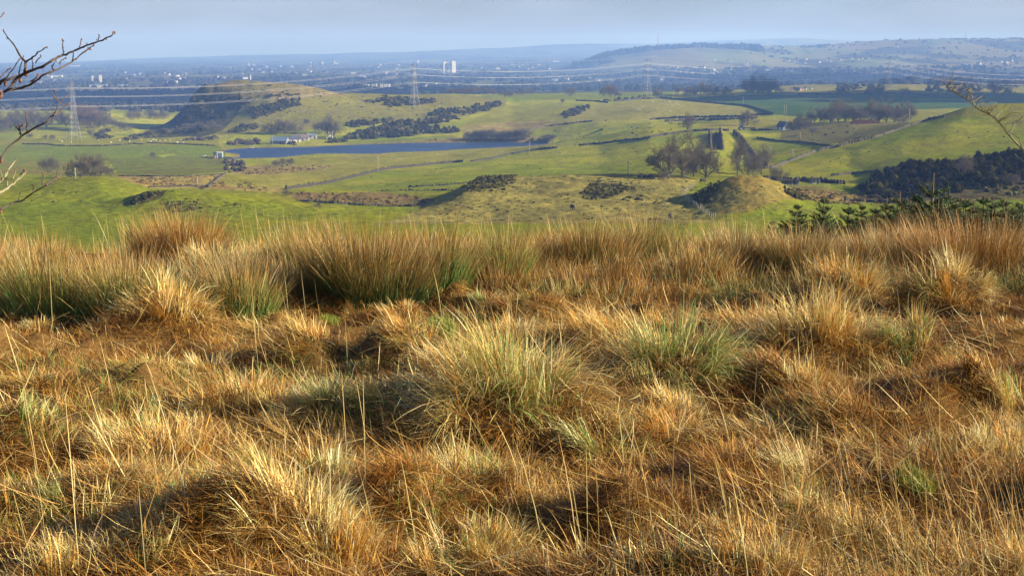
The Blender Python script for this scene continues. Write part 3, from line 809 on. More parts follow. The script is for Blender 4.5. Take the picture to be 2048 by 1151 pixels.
# ------- the matted grass everywhere between (nobody could count it)
def mat_points(n):
    uu = rng.uniform(-260, 2310, n); vv = rng.uniform(455, 1230, n)
    x1, y1 = near_pt(uu, vv)
    x2 = rng.uniform(-7, 7, n // 3); y2 = rng.uniform(2.6, 13.6, n // 3)
    return np.concatenate([x1, x2]), np.concatenate([y1, y2])
def slope_head(x, y):
    e = .06
    gxx = nz_fast(x + e, y) - nz_fast(x - e, y); gyy = nz_fast(x, y + e) - nz_fast(x, y - e)
    return np.arctan2(-gyy, -gxx)
parts = []
x, y = mat_points(250000)
hk_ = rng.integers(0, len(HUMA), 70000); hr_ = HUMA[hk_, 2] * 1.9 * np.sqrt(rng.random(70000)); ht_ = rng.uniform(0, 6.28, 70000)
x = np.concatenate([x, HUMA[hk_, 0] + hr_ * np.cos(ht_)]); y = np.clip(np.concatenate([y, HUMA[hk_, 1] + hr_ * np.sin(ht_)]), 1, 14); N = len(x)
root = np.stack([x, y, nz_fast(x, y) - .005], 1)
fl = fbm(x / 1.1, y / 1.1, 301, 3)
tone = fbm(x / .55, y / .8, 311, 3)[:, None]; dry = fbm(x / 1.6, y / 2.2, 317, 2)[:, None]
head = mix_head(slope_head(x, y) + rng.normal(0, .7, N), WIND + 2.2 * fl + rng.normal(0, .6, N), .5)
c = np.where(tone > .24, pick(N, ['straw', 'tan', 'gold', 'pale'], [3, 3, 2, .8]), np.where(tone > .02, pick(N, ['gold', 'tan', 'rust', 'straw'], [3.6, 1.6, 4.6, .5]), pick(N, ['rust', 'gold', 'dark', 'tan'], [4.4, 1.2, 4.6, .3]))) * .92
c = np.where((dry < -.22) & (rng.random((N, 1)) < .35), PAL['green'], c)
c = jit(N, c, .2)
parts.append(blades(root, head, rng.uniform(.04, .16, N), np.abs(R(68) + rng.normal(0, R(17), N)), R(25) + rng.normal(0, R(26), N), wid(y), [(0, c * .7), (.4, c), (1, c * 1.05)], 3))
# short upright spikes poking through
x, y = mat_points(20000); N = len(x)
root = np.stack([x, y, nz_fast(x, y)], 1)
c = jit(N, pick(N, ['straw', 'gold', 'tan', 'rust', 'pale', 'green'], [3, 4, 3, 2, 1.4, .8]), .2)
parts.append(blades(root, rng.uniform(0, 6.28, N), rng.uniform(.04, .12, N), np.abs(rng.normal(R(10), R(24), N)), np.abs(rng.normal(0, R(25), N)), wid(y), [(0, c * .65), (1, c)], 3))
# broken pale straws lying about
x, y = mat_points(7000); N = len(x)
root = np.stack([x, y, nz_fast(x, y) + rng.uniform(.0, .05, N)], 1)
c = jit(N, pick(N, ['straw', 'pale', 'tan'], [3, 2, 2]), .2)
parts.append(blades(root, rng.uniform(0, 6.28, N), rng.uniform(.10, .32, N), np.clip(R(78) + rng.normal(0, R(14), N), .5, 1.7), rng.normal(0, R(18), N), wid(y) * 1.5, [(0, c * .8), (1, c)], 4, np.where(rng.random(N) < .3, rng.normal(0, .8, N), 0)))
# small nameless tufts
for k in range(215):
    ux, vy = rng.uniform(-100, 2150), rng.uniform(600, 1180)
    xx, yy = [float(q) for q in near_pt(np.array(ux), np.array(vy))]
    if np.min(np.hypot(HUMA[:, 0] - xx, HUMA[:, 1] - yy) / HUMA[:, 2]) < .8: continue
    parts += tussock(xx, yy, rng.uniform(.08, .23), rng.choice(['straw', 'brownstraw', 'greenstraw', 'brown', 'bright'], p=[.34, .24, .14, .18, .10]))
# mossy spots
for (u, v, w_) in [(885, 668, 60), (1830, 1000, 70), (640, 990, 40), (660, 640, 40)]:
    xx, yy = [float(k) for k in near_pt(np.array(float(u)), np.array(float(v)))]
    N = 900; rr = w_ * yy / F / 2 * np.sqrt(rng.random(N)); th = rng.uniform(0, 6.28, N)
    x = xx + rr * np.cos(th); y = yy + 1.6 * rr * np.sin(th)
    c = jit(N, PAL['moss'], .2)
    parts.append(blades(np.stack([x, y, nz_fast(x, y) + .01], 1), rng.uniform(0, 6.28, N), rng.uniform(.03, .08, N), np.abs(rng.normal(R(30), R(20), N)), np.zeros(N), wid(y), [(0, c * .7), (1, c)], 2))
tag(link("matted_grass", blade_mesh("matted_grass", parts)), "matted golden brown dead grass covering the moor", "grass", kind="stuff")

# ------- rushes filling the belt along the brow
parts = []
for k in range(210):
    yy = rng.uniform(9.9, 13.4); xx = rng.uniform(-.52, .56) * yy
    uu = CX + F * xx / yy
    tone = rng.choice(['brown', 'pale', 'mid'], p=[.40, .32, .28])
    hk = np.clip(.37 + .30 * float(fbm(xx / .9, yy / .9, 611, 2)), .2, .56) * rng.uniform(.85, 1.15) * (1.0 if yy < 11 else .86)
    if 250 < uu < 600: tone = 'pale'
    parts += rush_clump(xx, yy, rng.uniform(.22, .45), hk, tone, int(rng.uniform(260, 420)))
tag(link("rushes", blade_mesh("rushes", parts)), "belt of brown-tipped rushes along the brow of the moor", "rushes", kind="stuff")

# ------- tall thin stems
parts = []
def stems(pts, h, colname, leanm=8, N=1):
    x = np.array([p[0] for p in pts]); y = np.array([p[1] for p in pts]); N = len(x)
    root = np.stack([x, y, nz_fast(x, y)], 1)
    c = jit(N, pick(N, *colname), .15)
    g = jit(N, PAL['rushl'] * .9, .2)
    return blades(root, rng.normal(WIND, .9, N), h, np.abs(rng.normal(R(leanm), R(7), N)), np.abs(rng.normal(R(6), R(8), N)), wid(y, .0024, .0036), [(0, g), (.4, .5 * g + .5 * c), (1, c)], 4, np.where(rng.random(N) < .08, 1.2, 0), .3)
uu = rng.uniform(1230, 2250, 650); vv = 1230 - 330 * rng.random(650) ** 1.2
keep = vv > 1180 - (uu - 1200) * .34
px, py = near_pt(uu[keep], vv[keep])
parts.append(stems(list(zip(px, py)), rng.uniform(.12, .44, len(px)), (['gold', 'rust', 'tan', 'straw'], [4, 3, 3, 1.2]), 13))
uu = rng.uniform(-150, 2200, 110); vv = rng.uniform(620, 1200, 110)
px, py = near_pt(uu, vv)
parts.append(stems(list(zip(px, py)), rng.uniform(.25, .55, len(px)), (['straw', 'pale', 'tan'], [3, 3, 2]), 10))
# the long pale single stalks of the left foreground
for (u, v, h_) in [(160, 1170, .62), (100, 1180, .60), (108, 1170, .42), (232, 830, .38), (215, 1100, .30), (560, 960, .38), (500, 860, .26), (205, 1180, .2), (735, 905, .34), (640, 800, .4), (70, 880, .34), (1200, 1100, .36), (1060, 1040, .40)]:
    px, py = near_pt(np.array(float(u)), np.array(float(v)))
    parts.append(stems([(float(px), float(py))], np.array([h_]), (['pale', 'straw'], [1, 1]), 5))
uu = rng.uniform(-100, 2150, 700); vv = rng.uniform(468, 520, 700)
px, py = near_pt(uu, vv)
parts.append(stems(list(zip(px, py)), rng.uniform(.35, .66, len(px)), (['straw', 'pale', 'tan', 'gold'], [3, 2, 3, 2]), 5))
tag(link("tall_grass_stems", blade_mesh("tall_grass_stems", parts)), "thin pale stems rising out of the matted grass", "grass stems", kind="stuff")
# ------------------------------------------------------------------ bare trees
m_bark = simple_mat("bark", (.105, .085, .065), .9, .35, 2.0, 0, .1)
m_twig = simple_mat("twigs", (.125, .104, .070), .9, .25, .6, 0, .1)
m_twig_red = simple_mat("reddish_twigs", (.150, .105, .082), .9, .25, .6, 0, .1)
m_lichen = simple_mat("lichen_bark", (.21, .20, .13), .9, .5, 9.0, 0, .1)

def ribbon_mesh(name, A, B, wa, wb, mat, rs):
    """thin three-sided twigs from A to B"""
    A = np.asarray(A); B = np.asarray(B); n = len(A)
    wa = np.asarray(wa)[:, None]; wb = np.asarray(wb)[:, None]
    d = B - A; d /= np.linalg.norm(d, axis=1, keepdims=True) + 1e-9
    r_ = rs.normal(size=(n, 3)); s_ = np.cross(d, r_); s_ /= np.linalg.norm(s_, axis=1, keepdims=True) + 1e-9
    t_ = np.cross(d, s_)
    V = np.empty((n, 6, 3))
    for k in range(3):
        o_ = math.cos(2.094 * k) * s_ + math.sin(2.094 * k) * t_
        V[:, k] = A + o_ * wa / 2; V[:, 3 + k] = B + o_ * wb / 2
    b0 = (np.arange(n) * 6)[:, None]
    Q = np.concatenate([b0 + np.array([k, (k + 1) % 3, 3 + (k + 1) % 3, 3 + k]) for k in range(3)])
    return mesh_np(name, V.reshape(-1, 3), [Q], mat)

def tree_meshes(seed, spread=.5, trunk=.22, nl=7, up=.55, fine=7, mats=None, stems=1, thick=.028, lean_in=0.0):
    """unit-height tree: (trunk mesh, crown mesh)"""
    rs = np.random.default_rng(seed)
    mb = MB(); A, B, wa, wb = [], [], [], []
    def path(p, d, ln, n, wob, lift):
        P = [np.array(p, float)]; d = np.array(d, float)
        for k in range(n):
            d = d + rs.normal(0, wob, 3) + np.array((0, 0, lift)); d /= np.linalg.norm(d)
            P.append(P[-1] + d * ln / n)
        return P, d
    def side(d, ang):
        a_ = np.cross(d, rs.normal(size=3)); a_ /= np.linalg.norm(a_) + 1e-9
        return d * math.cos(ang) + a_ * math.sin(ang)
    def grow(p, d, ln, w_, lev):
        n = 4 if lev < 2 else 3
        P, d2 = path(p, d, ln, n, .16, .04 if lev else .08)
        if lev <= 1:
            mb.tube(P, np.linspace(w_, w_ * .5, len(P)), 5, cap=False)
        else:
            for k in range(n):
                A.append(P[k]); B.append(P[k + 1]); wa.append(w_ * 2.4 * (1 - .2 * k)); wb.append(w_ * 2.4 * (1 - .2 * (k + 1)))
        if lev >= 3:
            for q in range(fine):
                i = rs.integers(1, n + 1)
                e = side(d2, rs.uniform(.3, 1.0)); f_ = P[i] + (e + np.array((0, 0, .25))) * ln * rs.uniform(.4, .9)
                A.append(P[i]); B.append(f_); wa.append(w_ * 1.7); wb.append(w_ * .9)
            return
        kids = [0, 6, 5, 5][lev + 1]
        for q in range(kids):
            f = rs.uniform(.30, 1.0) if q < kids - 1 else 1.0
            i = f * n; k = min(int(i), n - 1)
            pp = P[k] + (P[k + 1] - P[k]) * (i - k)
            grow(pp, side(d2, rs.uniform(.35, .95)), ln * rs.uniform(.42, .66), w_ * .5, lev + 1)
    for s_ in range(stems):
        if stems > 1:
            th0 = rs.uniform(0, 6.28); b0 = np.array((math.cos(th0), math.sin(th0), 0)) * .12 * spread
            d0 = np.array((math.cos(th0) * .25, math.sin(th0) * .25, 1))
        else:
            b0 = np.zeros(3); d0 = np.array((rs.normal(0, .05), rs.normal(0, .05), 1))
        b0 = b0 - np.array((0, 0, .03))
        P, d = path(b0, d0 / np.linalg.norm(d0), trunk + .03, 4, .05, .05)
        mb.tube(P, np.linspace(thick, thick * .72, 5) / math.sqrt(stems), 7, cap=False)
        for k in range(max(3, nl // stems)):
            th = 2 * math.pi * (k + rs.uniform(-.3, .3)) / max(3, nl // stems)
            el = rs.uniform(up - .25, up + .35)
            dd = np.array((math.cos(th) * math.cos(el), math.sin(th) * math.cos(el), math.sin(el)))
            i = rs.uniform(.55, 1.0) * 4; kk = min(int(i), 3)
            grow(P[kk] + (P[kk + 1] - P[kk]) * (i - kk), dd, (.40 if el < .8 else .5) * (spread / .5) ** .5 * rs.uniform(.75, 1.05), thick * .45 / math.sqrt(stems), 0)
        grow(P[-1], d, .5, thick * .5 / math.sqrt(stems), 0)
    tm = mb.mesh("trunk", mats[0], True)
    cm = ribbon_mesh("crown", A, B, wa, wb, mats[1], rs)
    # scale to unit height
    zs = np.array([v.co.z for v in cm.vertices]); h = np.percentile(zs, 99.7)
    for me_ in (tm, cm):
        co = np.empty(len(me_.vertices) * 3, np.float32); me_.vertices.foreach_get('co', co); me_.vertices.foreach_set('co', co / h); me_.update()
    return tm, cm

TM = (m_bark, m_twig)
KINDS = {
 'round': [tree_meshes(s, .62, .20, 8, .55, 7, TM) for s in (1, 2, 3)],
 'tall': [tree_meshes(s, .34, .34, 7, .95, 7, TM, thick=.022) for s in (11, 12)],
 'wide': [tree_meshes(21, .80, .16, 9, .38, 8, TM, thick=.034)],
 'bush': [tree_meshes(s, .7, .06, 9, .7, 6, TM, stems=4, thick=.03) for s in (31, 32)],
 'red': [tree_meshes(41, .6, .2, 8, .6, 7, (m_bark, m_twig_red))],
}
def put_tree(kind, p, h, label, cat="tree", group=None, var=None, wide=1.0, name="bare_tree"):
    tm, cm = KINDS[kind][(var if var is not None else rng.integers(0, 99)) % len(KINDS[kind])]
    e = link(name, None, loc=(p[0], p[1], p[2] - .02 * h), rotz=float(rng.uniform(0, 6.28)), scale=(h * wide, h * wide, h))
    link("trunk", tm, e); link("crown", cm, e)
    return tag(e, label, cat, group)
ORD = "first second third fourth fifth sixth seventh eighth ninth tenth eleventh twelfth thirteenth fourteenth fifteenth sixteenth seventeenth eighteenth nineteenth twentieth".split()

def by_px(u, v, hpx, ymin=150, ymax=17000):
    p = hit(u, v, ymin, ymax)
    return p, hpx * p[1] / F
# the clump behind the rough plateau
for (u, v, h, kind, lab, wd) in [
 (1338, 357, 72, 'wide', "spreading bare tree at the open end of the clump behind the rough plateau", 1.0),
 (1366, 352, 88, 'round', "bare tree with several dark stems amid the clump behind the rough plateau", .9),
 (1388, 353, 92, 'round', "tallest bare tree of the clump behind the rough plateau", .9),
 (1411, 362, 88, 'round', "dense bare tree on the knoll side of the clump behind the rough plateau", .75),
 (1474, 352, 84, 'tall', "slim bare tree standing alone straight behind the orange knoll", .85),
 (1500, 356, 50, 'bush', "loose bare shrub beside the slim tree behind the orange knoll", 1.0),
 (1522, 350, 62, 'tall', "faint thin bare tree along the sloping hedge", 1.1)]:
    p, hh = by_px(u, v, h, 395)
    put_tree(kind, p, hh, lab, wide=wd)
p, hh = by_px(1557, 362, 30, 395); put_tree('bush', p, hh, "dense round bare bush behind the low grey shed", "bush", wide=1.1, name="bare_bush")
p, hh = by_px(1374, 268, 44); put_tree('tall', p, hh, "dark bare tree with a pale pole before it, at the end of the double wall", wide=1.0)
p, hh = by_px(1494, 252, 32); put_tree('wide', p, hh, "small spreading bare tree by the dark tractor")
# left middle
for k, (u, v, h, kind, lab, wd) in enumerate([
 (160, 356, 48, 'wide', "low spreading bare tree at the open end of the clump by the telegraph pole", .95),
 (182, 357, 50, 'round', "bare tree in the middle of the clump by the telegraph pole", 1.0),
 (203, 353, 46, 'round', "bare tree on the bog side of the clump by the telegraph pole", 1.0),
 (98, 345, 34, 'bush', "rounded bare thicket tree in front of the grey scrub, near the big branches", 1.1)]):
    p, hh = by_px(u, v, h, 440); put_tree(kind, p, hh, lab, wide=wd)
for (u, v, h, lab) in [(306, 314, 11, "lone small dark hawthorn on the bright green field"), (563, 332, 17, "dark bush at the edge of the brown bog near the loch"), (550, 332, 12, "smaller bush beside the dark bush at the bog edge"), (580, 330, 15, "thin grey sapling beside the dark bush at the bog edge"), (404, 380, 11, "bush by the wall corner at the bog"), (573, 392, 14, "dark bush at the end of the boggy strip"), (636, 415, 12, "bush on the green slope above the rushes"), (762, 415, 9, "low bush under the boggy strip"), (1125, 206, 9, "round bush alone on the slope below the wall"), (1625, 268, 14, "scraggy thorn on the brown rough field")]:
    p, hh = by_px(u, v, h, 250); put_tree('bush', p, hh, lab, "bush", "lone bushes in the valley", wide=1.0, name="bare_bush")
# by the loch farm
for (u, v, h, kind, lab) in [
 (532, 270, 28, 'round', "bare tree at the loch end of the grey barn"), (552, 270, 32, 'round', "bare tree behind the grey barn roof"), (570, 270, 40, 'round', "largest round bare tree behind the grey barn"),
 (588, 268, 26, 'bush', "low bare tree behind the farm outbuildings"), (640, 268, 28, 'bush', "low bare tree next to the white shed"), (655, 275, 46, 'tall', "tall bare tree by the white posts on the loch shore"),
 (668, 276, 44, 'round', "broad bare tree on the loch shore beside the white posts"), (612, 250, 16, 'round', "small bare tree on the slope above the farm"), (780, 245, 16, 'round', "bare tree standing in the gorse on the slope"),
 (497, 293, 14, 'bush', "dark shrub by the small white boats")]:
    p, hh = by_px(u, v, h, 980, 1450); put_tree(kind, p, hh, lab)
# the row on the crest beyond the diagonal wall
us = [1600, 1622, 1640, 1660, 1676, 1690, 1706, 1722, 1741, 1757, 1772, 1788, 1806]
for k, u in enumerate(us):
    p = at(u, 850 + (k % 3) * 16)
    hp = [30, 36, 42, 46, 48, 50, 46, 40, 50, 50, 48, 46, 44][k]
    put_tree('round' if k % 4 else 'wide', p, hp * 850 / F, f"{ORD[k]} bare tree from the cottage end in the row on the brown crest", group="trees in the crest row", wide=.85)
for k, (u, h) in enumerate([(1585, 20), (1598, 22), (1612, 20)]):
    p = at(u, 830); put_tree('bush', p, h * 830 / F, "bare shrub between the cottage and the crest row", "bush", "shrubs behind the cottage", name="bare_bush")
# the line of trees on the sky side of the sheep field
row = [(1140, 192, 18, 'bush'), (1208, 194, 24, 'round'), (1220, 194, 28, 'red'), (1231, 194, 22, 'round'), (1315, 197, 25, 'round'), (1356, 194, 26, 'tall'), (1376, 193, 20, 'bush'), (1389, 193, 22, 'round'),
       (1402, 194, 34, 'tall'), (1418, 193, 28, 'round'), (1432, 193, 26, 'round'), (1452, 194, 22, 'wide')]
for k, (u, v, h, kd) in enumerate(row):
    p, hh = by_px(u, v, h, 1450, 2300); put_tree(kd, p, hh, f"{ORD[k]} dark bare tree along the fields above the sheep, counted from the crag side", group="trees above the sheep field")
for k, (u, h) in enumerate([(1495, 30), (1505, 36), (1516, 40), (1527, 38), (1538, 34), (1552, 26)]):
    p = at(u, 1760 + 25 * (k % 2)); put_tree('round', p, h * 1760 / F, f"{ORD[k]} tree of the dense dark stand beside the brick farm", group="dark stand by the brick farm", wide=1.0)
for k, (u, v, h, lab) in enumerate([(1686, 193, 26, "round bare tree in shade before the small green fields"), (1738, 194, 30, "bare tree in shade under the fourth pylon"), (1757, 194, 26, "second shaded tree beside the fourth pylon"), (1810, 193, 22, "lone round bare tree past the fourth pylon"), (1990, 192, 38, "tall grey bare tree beyond the green hilltop"), (2018, 194, 26, "dark bare tree beyond the green hilltop, by the photo's edge"), (2034, 176, 20, "small bare tree on the pale fields by the photo's edge"), (1802, 160, 16, "brown clump of a tree at the foot of the far hill"), (1750, 168, 12, "small rounded tree behind the fourth pylon")]):
    p, hh = by_px(u, v, h, 1200, 3600); put_tree('round', p, hh, lab)
# the wood behind the first pylon
k = 0
for (u, Y, h) in [(-6, 1270, 44), (8, 1230, 42), (20, 1260, 44), (32, 1290, 40), (45, 1240, 40), (56, 1300, 44), (68, 1260, 42), (80, 1310, 38), (92, 1270, 40), (106, 1300, 36), (118, 1330, 34), (132, 1290, 36), (158, 1280, 38), (166, 1330, 42), (176, 1270, 50), (188, 1250, 44), (198, 1320, 40), (208, 1280, 36)]:
    p = at(u, Y); put_tree('red' if k in (13, 14, 15) else ('round' if k % 3 else 'tall'), p, h * Y / F, f"{ORD[k]} bare tree from the photo's edge in the wood around the first pylon", group="wood around the first pylon"); k += 1
for k, (u, v, h) in enumerate([(215, 252, 14), (228, 255, 18), (240, 258, 16), (252, 262, 18), (205, 268, 12), (262, 240, 20), (275, 238, 16), (300, 236, 18), (312, 238, 16), (326, 238, 18), (180, 270, 12), (60, 276, 10), (90, 278, 9), (105, 279, 10)]):
    p, hh = by_px(u, v, h, 1050, 1700); put_tree('bush', p, hh, "bare shrub scattered between the first pylon and the crag", "bush", "shrubs between the pylon and the crag", wide=1.1, name="bare_bush")
for k, (u, v, h) in enumerate([(378, 262, 16), (395, 262, 18), (410, 262, 14), (425, 258, 18), (360, 264, 10), (440, 262, 12)]):
    p, hh = by_px(u, v, h, 1080, 1400); put_tree('bush', p, hh, "pale bare shrub at the foot of the crag", "bush", "shrubs under the crag", wide=1.2, name="bare_bush")
for k, u in enumerate([938, 948, 958, 967, 976, 985, 996, 1006, 1016, 1027, 1038, 1048]):
    p, hh = by_px(u, 281 - (k % 2) * 2, 18 + (k * 7) % 6, 1060, 1300); put_tree('bush', p, hh, "leafless willow in the thicket at the end of the loch", "bush", "willows at the end of the loch", wide=1.15, name="willow_bush")
for k, (u, v, h) in enumerate([(1090, 279, 10), (1098, 280, 11), (1107, 279, 9)]):
    p, hh = by_px(u, v, h, 980, 1300); put_tree('bush', p, hh, "low grey shrub past the end of the loch", "bush", "low shrubs past the loch", wide=1.5, name="bare_bush")
for k, (u, v, h) in enumerate([(900, 190, 14), (915, 190, 16), (930, 190, 15), (945, 190, 18), (958, 190, 16), (972, 190, 18), (986, 190, 14), (1002, 192, 16), (1018, 196, 18), (1034, 190, 12), (1046, 190, 14), (1060, 188, 14)]):
    p, hh = by_px(u, v, h, 1560, 2600); put_tree('round' if k % 3 else 'red', p, hh, "brown tree in the belt just beyond the grassy hilltop", group="tree belt beyond the grassy hilltop", wide=1.2)

# ------------------------------------------------------------------ leafy masses: gorse, hedges, scrub
m_gorse = leaf_mat("gorse", .12, .9, .0)
ICO_V = []; ICO_F = []
def _ico():
    bm = bmesh.new(); bmesh.ops.create_icosphere(bm, subdivisions=2, radius=1.0)
    V = np.array([v.co[:] for v in bm.verts]); Fc = np.array([[v.index for v in f.verts] for f in bm.faces]); bm.free()
    bm = bmesh.new(); bmesh.ops.create_icosphere(bm, subdivisions=1, radius=1.0)
    V1 = np.array([v.co[:] for v in bm.verts]); F1 = np.array([[v.index for v in f.verts] for f in bm.faces]); bm.free()
    return V, Fc, V1, F1
IV, IF, IV1, IF1 = _ico()
def leafy(name, pts, rad, hgt, col, nq=110, qs=.16, core=.80, cvar=.45, mat=None, lo=False):
    """bushes at pts (n,3): a lumpy core wrapped in many small sprays"""
    pts = np.asarray(pts, float); n = len(pts)
    BV, BF = (IV1, IF1) if lo else (IV, IF)
    o = pts.mean(0); o[2] = pts[:, 2].min()
    rad = np.broadcast_to(rad, (n,)); hgt = np.broadcast_to(hgt, (n,))
    k = len(BV)
    S = np.stack([rad, rad, hgt], 1)[:, None, :]
    lump = 1 + .35 * rng.normal(0, .5, (n, k, 1))
    V = BV[None] * S * core * np.clip(lump, .6, 1.3) + (pts - o)[:, None, :] + np.array([0, 0, 1.0]) * (hgt * .35)[:, None, None]
    bc = np.asarray(col) * np.exp(rng.normal(0, cvar, (n, 1)))
    C = np.repeat((bc * .8)[:, None, :], k, 1)
    Fc = (BF[None] + (np.arange(n) * k)[:, None, None]).reshape(-1, 3)
    Vs = [V.reshape(-1, 3)]; Cs = [C.reshape(-1, 3)]; F3 = [Fc]; F4 = []
    if nq:
        d = rng.normal(size=(n, nq, 3)); d /= np.linalg.norm(d, axis=2, keepdims=True); d[..., 2] = np.abs(d[..., 2]) * 1.0 - .25
        c = d * S * rng.uniform(.75, 1.12, (n, nq, 1)) + (pts - o)[:, None, :] + np.array([0, 0, 1.0]) * (hgt * .35)[:, None, None]
        a_ = rng.normal(size=(n, nq, 3)); a_ /= np.linalg.norm(a_, axis=2, keepdims=True)
        b_ = np.cross(a_, rng.normal(size=(n, nq, 3))); b_ /= np.linalg.norm(b_, axis=2, keepdims=True)
        s_ = (rad[:, None, None] * qs * rng.uniform(.5, 1.3, (n, nq, 1)))
        Q = np.stack([c - a_ * s_, c - b_ * s_ * .45, c + a_ * s_, c + b_ * s_ * .45], 2)
        Vs.append(Q.reshape(-1, 3))
        qc = bc[:, None, :] * np.exp(rng.normal(0, .35, (n, nq, 1)))
        Cs.append(np.repeat(qc.reshape(-1, 3), 4, 0))
        F4.append(np.arange(n * nq * 4).reshape(-1, 4) + n * k)
    me = mesh_np(name, np.concatenate(Vs), [np.concatenate(F3)] + F4, mat or m_gorse, np.clip(np.concatenate(Cs), .006, .8))
    return link(name, me, loc=tuple(o))

def poly_pts(poly, n, ymin=250, ymax=1800):
    P = np.array(poly, float); u0, v0 = P.min(0); u1, v1 = P.max(0); out = []; tries = 0
    while len(out) < n and tries < n * 30:
        tries += 1
        u, v = rng.uniform(u0, u1), rng.uniform(v0, v1)
        if inpoly(np.array(u), np.array(v), poly): out.append(hit(u, v, ymin, ymax))
    return np.array(out)
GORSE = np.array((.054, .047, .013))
for (poly, n, r_, h_, lab, y0, y1) in [
 ([(730, 205), (755, 196), (780, 194), (822, 196), (876, 200), (868, 206), (822, 212), (780, 215), (770, 208)], 80, 2.6, 2.4, "long dark gorse thicket behind the second pylon", 1150, 1600),
 ([(853, 233), (880, 221), (920, 217), (982, 215), (972, 224), (930, 231)], 60, 2.5, 2.3, "dark gorse thicket sloping up from the loch beyond the second pylon", 1100, 1600),
 ([(947, 215), (968, 206), (1005, 204), (1005, 212), (982, 216)], 28, 2.5, 2.3, "small dark gorse thicket near the grassy hilltop", 1100, 1600),
 ([(685, 252), (715, 241), (770, 240), (774, 246), (716, 255)], 42, 2.3, 2.3, "narrow gorse thicket just above the large gorse thicket", 1080, 1500),
 ([(684, 276), (728, 262), (792, 245), (842, 243), (860, 254), (910, 258), (916, 266), (855, 268), (792, 276), (728, 280), (690, 278)], 190, 2.5, 2.6, "largest gorse thicket on the slope above the loch", 1060, 1500),
 ([(843, 243), (862, 236), (896, 233), (921, 238), (896, 245), (856, 249)], 42, 2.4, 2.2, "low gorse thicket joined on top of the largest thicket", 1080, 1500),
 ([(500, 218), (550, 206), (599, 200), (596, 212), (563, 222), (513, 238), (500, 236)], 90, 2.6, 2.4, "dark gorse thicket running down the shoulder of the crag hill", 1100, 1500),
 ([(454, 266), (482, 252), (515, 250), (516, 258), (470, 266)], 36, 2.3, 2.0, "gorse thicket on the lower grass of the crag hill", 1080, 1400),
 ([(365, 283), (385, 274), (430, 272), (430, 280)], 26, 2.2, 1.6, "brown scrub below the crag above the sheep", 1050, 1400),
 ([(455, 288), (480, 280), (520, 280), (518, 290), (480, 292)], 26, 2.2, 1.8, "brown scrub on the loch shore by the boats", 1000, 1300),
 ([(348, 262), (352, 236), (372, 212), (392, 200), (410, 215), (440, 235), (430, 258), (390, 266)], 190, 2.8, 2.2, "dark scrub clinging to the shaded face of the crag", 1130, 1400),
 ([(400, 200), (430, 188), (480, 194), (520, 200), (500, 212), (450, 206)], 40, 2.0, 1.3, "low patchy gorse across the upper face of the crag hill", 1150, 1450),
 ([(520, 196), (560, 186), (600, 188), (560, 204)], 14, 2.0, 1.3, "scattered gorse under the crag summit", 1150, 1450),
 ([(1119, 232), (1140, 220), (1176, 213), (1186, 214), (1165, 226), (1132, 238)], 34, 2.3, 2.2, "gorse strip running up the edge of the sheep field", 1050, 1600),
 ([(448, 344), (447, 326), (458, 322), (490, 326), (490, 343), (470, 346)], 22, 1.5, 1.9, "block of dark evergreen bushes at the corner of the brown bog", 480, 900),
 ([(190, 270), (215, 262), (228, 266), (222, 280), (195, 280)], 16, 2.6, 2.2, "dark scrub patch right of the first pylon's feet", 1050, 1400),
 ([(240, 282), (262, 272), (330, 262), (330, 270), (280, 280)], 20, 2.4, 1.4, "low dark scrub in the shadow tongue of the crag", 1050, 1400),
 ([(644, 286), (660, 279), (690, 281), (694, 287)], 16, 2.0, 1.5, "round dark bushes on the loch shore below the tall bare trees", 1000, 1300),
 ([(562, 290), (575, 281), (590, 284), (592, 291)], 14, 1.8, 1.3, "brown bushes on the shore in front of the farm", 980, 1200),
 ([(1845, 184), (1870, 168), (1930, 164), (1990, 166), (1985, 182), (1900, 184)], 60, 4.2, 4.0, "dark bushy bank beyond the shaded field at the far side", 1500, 2600),
 ([(1662, 180), (1680, 168), (1740, 168), (1770, 174), (1770, 184), (1740, 178), (1680, 182)], 40, 3.6, 3.0, "dark bushy hollow under the fourth pylon", 1500, 2600),
 ([(1200, 202), (1240, 196), (1290, 192), (1300, 199), (1240, 202)], 26, 1.8, 1.5, "low straggling hedge at the foot of the third pylon", 1350, 1800)]:
    P = poly_pts(poly, int(n * 1.45), y0, y1)
    rr = r_ * np.clip(np.exp(rng.normal(-.12, .38, len(P))), .35, 1.5); hh = h_ * np.clip(np.exp(rng.normal(-.1, .35, len(P))), .35, 1.4)
    col = GORSE if 'brown' not in lab else np.array((.085, .062, .042))
    tag(leafy("gorse_thicket" if 'gorse' in lab else "scrub_thicket", P, rr, hh, col, 110 if r_ < 3 else 70, .15, .72), lab, "thicket", "thickets on the valley slopes")
